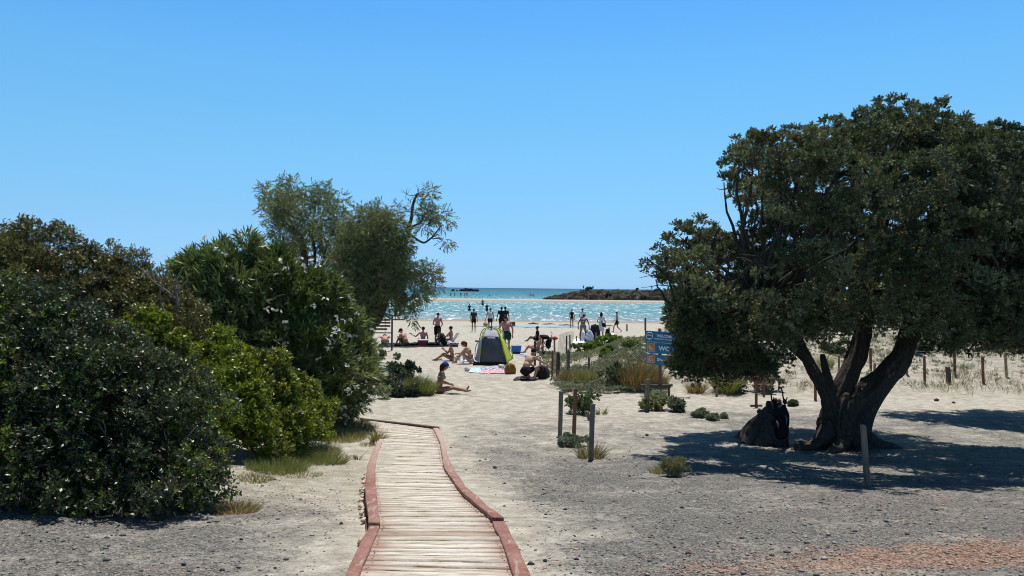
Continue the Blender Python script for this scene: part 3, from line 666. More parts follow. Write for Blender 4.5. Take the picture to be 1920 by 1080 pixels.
def left_shrubs():
    # dark mastic shrub filling the left edge: nearest, its foot at y 990 of the photo
    b = []
    for (x, y, r, d) in [(385, 905, 46, 6.75), (425, 870, 34, 7.1), (365, 930, 40, 6.6), (40, 962, 50, 6.0), (140, 966, 46, 5.95), (235, 966, 44, 5.95), (320, 955, 38, 6.1), (-60, 960, 60, 6.0), (60, 930, 70, 6.3), (160, 940, 65, 6.2), (260, 940, 62, 6.25), (345, 925, 55, 6.5), (400, 905, 42, 6.9), (-40, 920, 80, 6.4), (-130, 900, 90, 6.5),
                         (20, 840, 85, 6.5), (120, 850, 85, 6.35), (220, 850, 85, 6.4), (315, 850, 72, 6.6), (380, 850, 55, 6.9), (-80, 820, 100, 6.6),
                         (40, 740, 90, 6.8), (140, 750, 90, 6.6), (240, 755, 85, 6.7), (325, 765, 65, 6.95), (375, 780, 45, 7.2), (-70, 720, 100, 6.9),
                         (50, 640, 90, 7.2), (130, 660, 80, 7.0), (225, 690, 55, 7.1), (290, 730, 40, 7.3), (-60, 620, 100, 7.3)]:
        b.append((x, y, r, d))
    shrub('mastic_shrub', 'dense dark green glossy shrub filling the lower left corner beside the grey gravel', G(120, 985), b, 34, 20, .15, (9, .038, .019, .85),
          [(.15, .22, .03), (.028, .046, .016), (.040, .062, .022), (.062, .082, .036), (.095, .09, .05), (.045, .062, .026), (.17, .23, .03)], LEAF_L, 14, (1.3, .16), twigs=70, up=.5, shell=(.4, 1.15), sprig=(.09,), gap=(.30, 1.3, -.32))
    b = [(20, 520, 62, 8.2), (90, 500, 55, 8.3), (-60, 530, 80, 8.2), (150, 525, 50, 8.4), (60, 465, 34, 8.3), (110, 462, 30, 8.4), (200, 530, 42, 8.6), (240, 500, 26, 8.8), (262, 525, 24, 8.9), (70, 580, 70, 8.0), (170, 590, 60, 8.2), (250, 575, 46, 8.6), (300, 600, 44, 8.8), (300, 560, 26, 9), (-20, 480, 46, 8.4), (325, 650, 40, 8.9), (270, 640, 50, 8.5), (200, 480, 12, 8.8), (35, 445, 12, 8.3), (75, 440, 10, 8.3), (118, 440, 8, 8.4)]
    b = [(x, y, r, d * 1.2) for x, y, r, d in b] + [(310, 580, 30, 10.6), (345, 610, 40, 10.6), (280, 545, 22, 10.5), (235, 560, 40, 10.4)]
    shrub('tall_shrub', 'taller brownish green shrub with bare twigs rising behind the dark shrub at left', G(180, 800), b, 28, 16, .15, (9, .036, .018, .85),
          [(.075, .080, .026), (.12, .11, .034), (.16, .125, .045), (.08, .095, .034), (.22, .22, .04), (.15, .115, .055)], LEAF_L, 12, (1.8, .2), twigs=80, up=.5, shell=(.4, 1.18), sprig=(.09,), gap=(.36, 1.3, -.18))
    # dead branching twigs against the sky
    t = empty('dead_bush', G(300, 760), label='bare grey twisted twigs sticking up between the two left shrubs', cat='dead bush'); O = np.array(t.location); g = Geo()
    def w(x, y, d=10.3): return at(x, y, d) - O
    g.tube([w(300, 760), w(300, 660), w(322, 580), w(336, 525), w(345, 500)], [.042, .034, .024, .014, .006], seg=7, samples=24, wig=.08)
    for pts in [[(318, 600), (300, 560), (305, 520), (303, 492)], [(305, 530), (312, 505), (318, 498)], [(328, 560), (300, 540), (282, 520), (260, 505), (256, 498)], [(290, 528), (282, 500), (276, 492)], [(330, 545), (350, 530), (352, 512)], [(270, 512), (262, 524), (250, 520)], [(304, 520), (296, 510), (298, 500)], [(240, 600), (215, 585), (180, 590)], [(250, 560), (230, 590), (190, 610), (178, 600)], [(300, 640), (270, 600), (240, 560), (232, 545)]]:
        g.tube([w(x, y, 10.2 - .1 * i_) for i_, (x, y) in enumerate(pts)], list(np.linspace(.016, .005, len(pts))), seg=5, samples=12, wig=.06, seed=int(rng.integers(99)))
    g.make('twigs', TWIG, t)
    # bright yellow-green bush
    b = [(430, 860, 42, 8.4), (480, 850, 45, 8.6), (530, 830, 42, 9.0), (570, 800, 38, 9.4), (590, 775, 26, 9.8), (400, 800, 40, 8.2), (455, 790, 50, 8.5), (515, 775, 48, 9.0), (560, 750, 34, 9.5), (380, 740, 40, 8.4), (430, 725, 46, 8.7), (490, 720, 44, 9.1), (370, 690, 34, 8.7), (420, 675, 38, 9.0), (350, 650, 24, 8.9), (460, 690, 30, 9.2), (350, 700, 30, 8.4), (525, 730, 22, 9.5), (500, 870, 26, 8.7), (240, 640, 34, 8.0), (275, 615, 26, 8.1), (300, 665, 40, 8.1), (330, 700, 44, 8.1), (262, 680, 34, 8.0), (225, 610, 16, 8.0)]
    b = [(x, y, r, 9.6 + (d - 8.2) * 1.6) for x, y, r, d in b]
    shrub('bright_bush', 'bright yellow green leafy bush between the dark shrub and the white flowered one', G(480, 890), b, 34, 18, .13, (8, .046, .032, .9),
          [(.10, .14, .014), (.15, .20, .018), (.21, .26, .03), (.07, .10, .016), (.13, .12, .03), (.27, .32, .04)], LEAF_B, 10, (1.6, .22), up=.6, shell=(.4, 1.2), gap=(.32, 1.4, -.16))
    # small bright sprays poking out of the dark shrub
    # oleander with white flowers
    b = [(620, 760, 42, 10.6), (660, 740, 40, 10.8), (585, 730, 42, 10.4), (640, 700, 52, 10.5), (590, 670, 55, 10.2), (665, 670, 38, 10.8), (690, 700, 24, 11.0), (530, 690, 50, 10.2), (540, 630, 60, 10.1), (610, 610, 56, 10.4), (650, 620, 36, 10.7), (470, 650, 55, 10.1), (480, 590, 60, 10.0), (555, 570, 52, 10.3), (610, 565, 38, 10.5), (420, 600, 52, 9.9), (430, 540, 50, 10.0), (500, 530, 48, 10.2), (375, 560, 42, 10.0), (380, 520, 30, 10.1), (420, 495, 30, 10.2), (460, 490, 32, 10.2), (430, 465, 18, 10.2), (400, 620, 50, 9.9), (352, 520, 16, 10.1), (560, 540, 26, 10.4), (655, 775, 26, 10.7), (650, 575, 16, 10.6), (690, 660, 18, 10.9), (375, 650, 36, 9.8), (520, 500, 22, 10.3)]
    b = [(x - (20 if x > 600 else 0), y + 2, r * .90, d + 3.7) for x, y, r, d in b] + [(600, 775, 30, 14.0), (560, 780, 34, 13.6), (520, 760, 40, 13.4), (470, 740, 50, 13.4), (640, 785, 22, 14.5)]
    t, Bw = shrub('oleander_bush', 'tall oleander with long narrow leaves and small white flowers beside the end of the boardwalk', G(600, 812), b, 30, 9, .19, (14, .15, .026, .6),
          [(.08, .12, .032), (.13, .18, .05), (.20, .25, .085), (.10, .14, .05), (.28, .31, .14)], LEAF_O, 16, (1.4, .2), up=.9, sprig=(.24,), twigs=24, shell=(.45, 1.06), gap=(.34, 1.3, -.36))
    # flowers: clusters of five-petalled white blooms on the outside, mostly to the right
    C, N, idx = puffs(Bw, 16, (1.0, 1.2), .25); C = C + N * .26 + np.array([0, 0, .06])
    O = np.array(t.location); C2 = C + O
    sx = 960 + C2[:, 0] / C2[:, 1] * F
    kp = (rng.random(len(C)) < np.interp(sx, [340, 520, 600, 700], [.35, .5, .75, .98])) & (C[:, 1] < Bw[idx, 1] + .2) ; C = C[kp]; N = N[kp]
    P_, Dr = on_puffs(C, N, 4, .09, .5)
    cc = np.repeat([[.85, .84, .78]], len(P_), 0) * (0.8 + .25 * rng.random((len(P_), 1)))
    fol('flowers', [leaves(P_, Dr, 5, .006, .036, .034, 1.1, cc, .2)], leafmat('white_petals', .6, .2, .35, (1, 1, .9)), t)
    b = [(700, 715, 12, 16), (712, 730, 10, 16), (722, 722, 9, 16), (704, 700, 10, 16)]
left_shrubs()

# ---- tamarisks behind
def tamarisk(name, label, base, limbs, lumps, D0, per, k, cols, dens=1.0, leaf=(9, .085, .020, .42), sprig=.20, pr=.16):
    t = empty(name, base, label=label, cat='tree'); g = Geo(); nodes = []
    for pts in limbs:
        P = [at(x, y, D0 + dd) - base for x, y, w, dd in pts]; rad = [w * D0 / F / 2 * (.62 if pts[0][2] < 20 else .85) for x, y, w, dd in pts]
        if pts[0][2] > 12: P[0][2] = hz(P[0][0] + base[0], P[0][1] + base[1]) - base[2] - .05 if pts[0][1] > 640 else P[0][2]
        g.tube(P, rad, seg=10, samples=len(P) * 6, wig=.12, rough=.2, seed=int(rng.integers(99))); nodes += P[1:]
    g.make('trunk', BARK_D, t); nodes = np.array(nodes)
    Bw = []
    for x, y, r in lumps:
        for o_ in ([-.7, .6] if r > 22 else [rng.uniform(-.5, .5)]):
            d = D0 + o_ * 1.3 + rng.uniform(-.4, .4); Bw.append((*(at(x + rng.uniform(-.2, .2) * r, y + rng.uniform(-.2, .2) * r, d) - base), r * d / F))
    Bw = np.array(Bw)
    C, N, idx = puffs(Bw, per * 1.5, (.3, 1.1), .1, gap=(.6, 1.2, -.13)); kp = rng.random(len(C)) < dens; C, N, idx = C[kp], N[kp], idx[kp]
    P_, Dr = on_puffs(C, N, k, pr, -.1)
    Dr[:, 2] -= .35; Dr[:, 0] += .15; Dr = nrm(Dr)
    fol('crown', [leaves(P_, Dr, leaf[0], sprig, leaf[1], leaf[2], leaf[3], palette(P_ + base, cols, 1.1, .2), .3)], LEAF_T, t)
    g = Geo()
    for b in Bw:
        j = np.argmin(np.linalg.norm(nodes - b[:3], axis=1) + .5 * np.maximum(0, nodes[:, 2] - b[2])); a = nodes[j]; ln = np.linalg.norm(b[:3] - a)
        g.tube([a, (a + b[:3]) / 2 + rdir(1)[0] * .12 + np.array([0, 0, -.05]), b[:3]], [.014 + .012 * ln, .012 + .005 * ln, .008], seg=5, samples=8, wig=.12, seed=int(rng.integers(99)))
        for q in range(6):
            e = b[:3] + rdir(1)[0] * b[3]; g.tube([b[:3], (b[:3] + e) / 2 + rdir(1)[0] * .05, e], [.009, .006, .0025], seg=4, samples=5, wig=.06, seed=int(rng.integers(99)))
    g.make('branches', TWIG, t)
    return t
TC = [(.09, .135, .06), (.155, .20, .085), (.21, .25, .12), (.13, .165, .07), (.20, .20, .09)]
tamarisk('tamarisk_tree', 'airy grey green tamarisk standing farther left behind the oleander, bare limbs showing through its crown', G(585, 715),
    [[(585, 700, 26, 0), (580, 600, 20, 0), (576, 520, 16, 0), (560, 450, 12, 0), (545, 410, 8, 0), (525, 380, 5, 0)], [(578, 530, 12, 0), (588, 480, 10, .3), (585, 430, 8, .5), (590, 380, 5, .5)], [(580, 560, 12, 0), (600, 510, 10, -.3), (612, 470, 8, -.5), (628, 420, 5, -.5)], [(560, 450, 9, 0), (535, 415, 7, -.3), (510, 390, 4, -.4)], [(590, 520, 8, 0), (612, 495, 6, 0), (640, 460, 4, 0)]],
    [(505, 362, 18), (530, 362, 24), (522, 390, 26), (550, 355, 18), (548, 390, 24), (580, 365, 22), (600, 362, 22), (612, 385, 22), (625, 385, 18), (585, 400, 20), (560, 425, 20), (528, 425, 26), (605, 420, 24), (632, 415, 16), (515, 455, 20), (545, 460, 28), (575, 455, 22), (610, 450, 20), (640, 445, 12), (520, 490, 26), (555, 495, 28), (495, 475, 14), (475, 480, 12), (485, 495, 16), (590, 490, 16), (625, 490, 14), (645, 410, 8), (490, 350, 9), (540, 348, 10), (640, 480, 12)],
    26.0, 13, 9, TC, .85, leaf=(9, .11, .026, .42), sprig=.26, pr=.21)
tamarisk('tamarisk_tree', 'fuller tamarisk at the beach edge with a dark leaning trunk and drooping right side', G(688, 690),
    [[(675, 668, 30, 0), (690, 625, 28, 0), (712, 588, 24, 0), (724, 555, 20, 0), (735, 510, 16, 0), (752, 470, 12, 0), (768, 435, 9, 0), (775, 395, 7, 0), (780, 365, 4, 0)], [(705, 600, 18, 0), (690, 550, 14, .4), (680, 500, 11, .6), (675, 450, 8, .6), (670, 415, 4, .6)], [(768, 440, 7, 0), (790, 452, 6, 0), (812, 448, 5, 0), (835, 425, 3, 0)], [(715, 580, 14, 0), (700, 520, 10, -.8), (705, 470, 8, -1.), (720, 430, 5, -1)], [(770, 430, 6, 0), (800, 400, 5, 0), (830, 405, 3, 0)], [(735, 520, 9, 0), (765, 510, 7, .2), (795, 510, 5, .2), (815, 520, 3, .2)], [(680, 650, 14, -.2), (650, 610, 11, -.5), (640, 560, 8, -.6)]],
    [(765, 365, 14), (785, 358, 14), (805, 368, 12), (775, 390, 18), (800, 395, 16), (755, 388, 14), (735, 400, 16), (725, 390, 10), (760, 415, 18), (790, 420, 16), (815, 405, 13), (835, 412, 12), (845, 425, 9), (822, 440, 8), (690, 400, 12), (680, 425, 24), (710, 425, 24), (740, 430, 20), (655, 440, 20), (650, 475, 26), (690, 465, 32), (725, 470, 26), (755, 460, 16), (640, 510, 30), (680, 510, 34), (720, 510, 32), (750, 500, 22), (785, 495, 18), (800, 515, 18), (775, 530, 20), (650, 555, 34), (690, 560, 34), (730, 555, 26), (760, 560, 16), (785, 560, 16), (808, 535, 10), (660, 600, 30), (676, 606, 20), (780, 590, 8), (768, 580, 9), (664, 640, 18), (688, 572, 26), (640, 600, 24), (650, 430, 12), (838, 450, 4), (725, 590, 7), (745, 580, 7)],
    24.5, 15, 11, TC, .95, leaf=(9, .11, .026, .42), sprig=.26, pr=.20)
# ---------------------------------------------------------------- grasses and low plants
def blades(n, cx, cy, rx, ry, h, w, lean, cols, base, zfun=None, spread=.35, seg=3):
    a = rng.random(n) * 6.28; r = np.sqrt(rng.random(n)); X = cx + np.cos(a) * r * rx; Y = cy + np.sin(a) * r * ry
    Z = H(X + base[0], Y + base[1]) - base[2] - .01
    P = np.stack([X, Y, Z], 1); hh = h * (.45 + .75 * rng.random(n)) * (1 - .35 * r)
    d0 = np.stack([np.cos(a) * r * spread + rng.normal(size=n) * .16, np.sin(a) * r * spread + rng.normal(size=n) * .16, np.ones(n)], 1); d0 = nrm(d0)
    out = np.stack([d0[:, 0] + rng.normal(size=n) * .3 + lean, d0[:, 1] + rng.normal(size=n) * .3, np.full(n, -.35)], 1)
    side = nrm(np.cross(d0, np.stack([rng.normal(size=n), rng.normal(size=n) * 1, rng.normal(size=n) * .1], 1)))
    V = []; C = []; prev = P; pw = w
    cc = np.array(cols)[rng.integers(len(cols), size=n)] * (.75 + .5 * rng.random((n, 1)))
    for k in range(seg):
        f = (k + 1) / seg; pt = P + d0 * (hh * f)[:, None] + out * (hh * .38 * f * f)[:, None]; nw = w * (1 - f) + .0012
        V.append(np.stack([prev - side * pw / 2, prev + side * pw / 2, pt + side * nw / 2, pt - side * nw / 2], 1)); C.append(np.repeat(cc[:, None], 4, 1)); prev = pt; pw = nw
    return np.concatenate(V).reshape(-1, 3), np.concatenate(C).reshape(-1, 3)
def tuft(label, px, py, wpx, hpx, cols, n=220, cat='grass tuft', name='grass_tuft', lean=0, group=None, w=.006, spread=.5, ry=None):
    b = G(px, py); k = b[1] / F; t = empty(name, b, label=label, cat=cat, group=group)
    r = wpx * k / 2 * .62
    fol('blades', [blades(n, 0, 0, r, ry or r, hpx * k * 1.15, max(w, b[1] * .0007), lean, cols, b, spread=spread)], LEAF_G, t)
    return t
def bushlet(label, px, py, wpx, hpx, cols, name='small_shrub', cat='shrub', lf=(8, .035, .018, .8), per=26, k=9, m=None, up=.3, group=None, flat=1.0):
    b = G(px, py); kk = b[1] / F; t = empty(name, b, label=label, cat=cat, group=group); w = wpx * kk / 2; h = hpx * kk
    bl = []; n = max(1, int(round(wpx / max(hpx, 1) * 1.2)))
    for q in range(n + 2):
        f = (q + .5) / (n + 2) * 2 - 1; r = h * .42 * (1 - .35 * abs(f)); x = f * max(0, w - r * .6); y = rng.uniform(-.3, .3) * w
        bl.append((x, y, hz(b[0] + x, b[1] + y) - b[2] + r * rng.uniform(.7, 1.25) * flat, r * (.6 + .4 * flat)))
    C, N, idx = puffs(bl, max(7, per * .65), (.3, 1.5), .3, gap=(h * .45, 1.0, -.02)); gz = H(C[:, 0] + b[0], C[:, 1] + b[1]) - b[2]; kp = C[:, 2] > gz - .01; C, N = C[kp], N[kp]
    pr = min(.10, h * .26); P_, Dr = on_puffs(C, N, k + 2, pr, up)
    s = max(1, b[1] / 11)
    fol('foliage', [leaves(P_, Dr, lf[0], pr * .7, lf[1] * s, lf[2] * s * 1.15, lf[3], palette(P_ + b, cols, 1.8, .22), .3)], m or LEAF_T, t)
    g = Geo()
    for q in range(6):
        e = np.array(bl[rng.integers(len(bl))][:3]); g.tube([(e[0] * .3, e[1] * .3, -.03), e * .6, e], [.008, .006, .003], seg=4, samples=5, wig=.04, seed=int(rng.integers(99)))
    o = g.make('stems', TWIG, t)
    return t
GRN = [(.10, .15, .04), (.14, .19, .05), (.20, .22, .08)]; DRY = [(.38, .31, .17), (.30, .24, .13), (.44, .38, .24), (.20, .20, .08)]; BRN = [(.28, .19, .09), (.22, .14, .07), (.34, .25, .13), (.14, .13, .05)]
YEL = [(.24, .27, .08), (.30, .30, .11), (.17, .21, .06), (.36, .32, .16)]; GRY = [(.20, .24, .17), (.28, .32, .24), (.14, .18, .11), (.34, .36, .28)]

bushlet('low dark bush growing among the wooden posts beside the leaning post', 1094, 777, 62, 44, [(.06, .09, .035), (.09, .13, .05), (.13, .16, .08)], per=30)
bushlet('silvery trailing plant at the foot of the tallest pair of posts', 1072, 837, 62, 20, GRY, name='sea_holly', cat='plant')
tuft('dry grass tuft around the nearest of the three upright posts', 1108, 858, 74, 38, DRY + GRN[:1], 420)
tuft('sparse dry weeds beside the small green shrub on the gravel', 1232, 888, 40, 22, DRY, 160)
bushlet('small green shrub alone on the gravel in front of the tree shadow', 1262, 893, 56, 28, [(.13, .16, .06), (.18, .20, .09), (.24, .22, .11)], lf=(9, .045, .008, .5), per=34, up=.8)
bushlet('yellow green leafy plants around the foot of the grey post before the blue sign', 1232, 770, 66, 26, YEL + GRY[:1], name='leafy_weeds', cat='plant')
bushlet('grey thistle standing behind the grey post under the blue sign', 1236, 757, 34, 30, GRY, name='thistle', cat='plant', per=12)
bushlet('grey green bush just right of the weeds under the blue sign', 1271, 771, 20, 28, [(.10, .13, .08), (.16, .19, .13), (.2, .24, .17)], name='grey_bush', cat='plant')
bushlet('larger of the little grey plants on the sand left of the tree stump', 1312, 783, 26, 15, GRY, name='sand_plant', cat='plant')
bushlet('flat little grey plant to the right of the larger one on the sand', 1337, 789, 24, 10, GRY, name='sand_plant', cat='plant')
bushlet('rightmost tiny grey plant of the row on the sand', 1358, 785, 10, 8, GRY, name='sand_plant', cat='plant')
bushlet('small dark weed on the sand right behind the folded stroller', 1487, 760, 18, 7, [(.10, .12, .07)], name='sand_plant', cat='plant')
tuft('thin grass blades sprouting next to the low bush by the leaning post', 1128, 778, 30, 24, DRY + YEL, 60)
# dune plants
bushlet('dark green shrub at the left foot of the brown dune grass', 1160, 722, 62, 44, [(.06, .085, .045), (.09, .12, .06), (.14, .15, .09)], per=30)
tuft('big clump of brown grass at the front of the fenced dune', 1192, 724, 100, 52, BRN, 1500, spread=.3, lean=.25)
tuft('brown grass leaning against the post of the blue sign', 1228, 722, 60, 40, BRN + DRY[:1], 500)
tuft('yellow green grass clump at the dune foot behind the leaning post', 1098, 718, 52, 36, YEL + DRY[:1], 520)
tuft('reddish brown grass at the left corner of the fenced dune', 1068, 716, 46, 32, BRN, 420)
bushlet('green cushion of creeping plants on the left shoulder of the dune', 1108, 662, 84, 26, [(.13, .20, .045), (.19, .28, .06), (.10, .15, .04)], per=24, flat=.5, name='creeping_plant', cat='plant')
bushlet('green creeping plants along the dune crest behind the cushion', 1150, 643, 90, 16, [(.14, .21, .05), (.20, .29, .07), (.11, .16, .04)], per=24, flat=.5, name='creeping_plant', cat='plant')
bushlet('round green patch on the sandy face of the dune', 1138, 668, 40, 24, [(.14, .21, .05), (.2, .27, .07)], per=22, flat=.5, name='creeping_plant', cat='plant')
bushlet('small green patch left of the blue sign on the dune', 1180, 655, 34, 18, [(.15, .22, .05), (.2, .28, .07)], flat=.5, name='creeping_plant', cat='plant')
tuft('brown grass on the dune crest directly behind the blue sign', 1256, 632, 44, 26, BRN + DRY, 300)
tuft('greenish grass under the left edge of the big tree crown', 1360, 735, 60, 55, YEL, 700)
tuft('brown dry clump between the blue sign and the wire fence', 1305, 735, 44, 32, BRN + DRY, 350)
bushlet('dark scrub under the crown beside the first fence post', 1385, 735, 56, 40, [(.07, .09, .05), (.11, .12, .07)], per=28)
bushlet('grey green scrub behind the red sign under the tree crown', 1436, 735, 66, 34, [(.12, .13, .08), (.17, .17, .11), (.22, .2, .14)], per=24)
bushlet('grey scrub on the bank seen between the two big limbs of the tree', 1570, 665, 70, 26, [(.12, .15, .09), (.17, .2, .13)], per=24)
tuft('yellowish grass on the bank left of the middle limb of the tree', 1548, 690, 36, 34, YEL, 260)
bushlet('wide grey green scrub on the bank under the right side of the crown', 1730, 655, 120, 24, [(.14, .16, .11), (.2, .22, .15)], per=26)
bushlet('sprawling scrub on the bank crest at the right edge', 1880, 652, 110, 22, [(.14, .16, .11), (.2, .22, .15)], per=26)
# left mound
tuft('yellow green dune grass on the slope beside the woman in the blue cap', 786, 738, 84, 40, YEL + GRN, 1700, lean=.3, spread=.4)
bushlet('dark green shrub on top of the small grassy mound at left', 758, 708, 60, 30, [(.03, .055, .035), (.05, .08, .045)], per=34)
bushlet('grey green shrub mass on the mound beside the oleander', 735, 738, 56, 46, [(.09, .11, .07), (.13, .15, .09), (.18, .19, .12)], per=30)
bushlet('small round dark plant at the foot of the grassy mound', 775, 744, 26, 20, [(.05, .075, .04), (.09, .12, .06)], name='round_plant', cat='plant')
bushlet('small dark plant between the oleander and the round plant at the mound', 748, 744, 24, 18, [(.06, .09, .05), (.11, .14, .08)], name='round_plant', cat='plant')
bushlet('pale sprigs hanging at the foot of the oleander near the end of the boardwalk', 722, 747, 26, 28, [(.35, .36, .22), (.22, .26, .12), (.5, .5, .38)], name='pale_sprigs', cat='plant', per=14)
bushlet('low foliage at the foot of the leaning tamarisk under the slatted board', 708, 690, 60, 46, [(.10, .13, .08), (.17, .19, .12), (.26, .27, .19)], per=24)
# left verge
tuft('short green grass patch under the bright bush beside the left edge of the path', 610, 868, 120, 26, YEL + GRN, 700, spread=.7)
tuft('dried brown weeds at the corner of the dark shrub on the gravel', 440, 958, 130, 26, BRN + DRY, 700, spread=.9)
tuft('green yellow tuft overhanging the left edge of the boardwalk', 706, 830, 34, 34, YEL + DRY, 260, lean=.3)
tuft('pair of thin dark seedlings on the sand left of the boardwalk', 670, 862, 24, 22, [(.08, .09, .05)], 16, name='seedlings', cat='plant', w=.012)

def verge():
    b = G(600, 850); V = []; 
    parts = []
    for (px, py, wp, n, cols, h) in [(520, 880, 100, 1800, YEL + GRN, .20), (580, 850, 110, 2400, YEL + DRY, .20), (640, 820, 90, 2200, YEL + DRY, .20), (670, 800, 60, 1400, DRY + GRN, .20), (545, 865, 120, 1200, YEL + GRN, .24), (560, 890, 80, 350, DRY, .10), (620, 860, 90, 350, DRY, .10), (480, 900, 60, 400, DRY + YEL, .12), (690, 835, 30, 200, DRY, .10)]:
        c = G(px, py) - b; r = wp * (c[1] + b[1]) / F / 2
        parts.append(blades(n, c[0], c[1], r, r * 1.6, h, .007, .1, cols, b, spread=.4))
    o = fol('verge_grass', parts, LEAF_G, None); o.location = b; tag(o, 'yellowing grass strip between the shrubs and the boardwalk', 'grass', kind='stuff')
verge()
def dune_cover():
    # sparse grey green ground cover on the dune and the bank
    n = 13000; X = rng.uniform(1.3, 26, n); Y = rng.uniform(21.6, 36, n)
    dens = np.clip(fbm(X * .8, Y * .8, 3, 91) * 1.8 + .45 + .35 * (X < 6), 0, 1); dens *= sst(21.4 + .25 * np.abs(X - 5), 23.5 + .12 * X, Y) * (1 - .45 * sst(6, 9, X)); kp = rng.random(n) < dens; X, Y = X[kp], Y[kp]
    n2 = 900; X = np.r_[X, rng.uniform(1.5, 4.6, n2)]; Y = np.r_[Y, 21.7 + rng.random(n2) ** 1.5 * 4]
    Z = H(X, Y); C = np.stack([X, Y, Z + .03], 1); N = np.repeat([[0, 0, 1.]], len(X), 0)
    P_, Dr = on_puffs(C, N, 5, .13, .8); L1 = leaves(P_, Dr, 6, .07, .06, .024, .8, palette(P_, [(.17, .19, .12), (.26, .26, .19), (.13, .17, .08), (.34, .32, .24), (.19, .21, .12)], .9, .25), .3)
    n = 14000; X2 = rng.uniform(1.4, 24, n); Y2 = rng.uniform(21.8, 34, n); kp = rng.random(n) < np.clip(fbm(X2 * .7 + 9, Y2 * .7, 3, 95) * 1.5 + .3, 0, 1) * sst(21.6, 23, Y2); X2, Y2 = X2[kp], Y2[kp]
    V = []; parts = [L1]
    P2 = np.stack([X2, Y2, H(X2, Y2) - .01], 1); D2 = nrm(np.stack([rng.normal(size=len(X2)) * .3 + .1, rng.normal(size=len(X2)) * .3, np.ones(len(X2))], 1))
    parts.append(leaves(P2, D2, 3, .03, .22, .012, .35, palette(P2, DRY + GRY, 1, .3), .2))
    o = fol('dune_scrub', parts, LEAF_T, None); tag(o, 'sparse grey green scrub and dry grass scattered over the fenced dune and bank', 'ground cover', kind='stuff')
dune_cover()
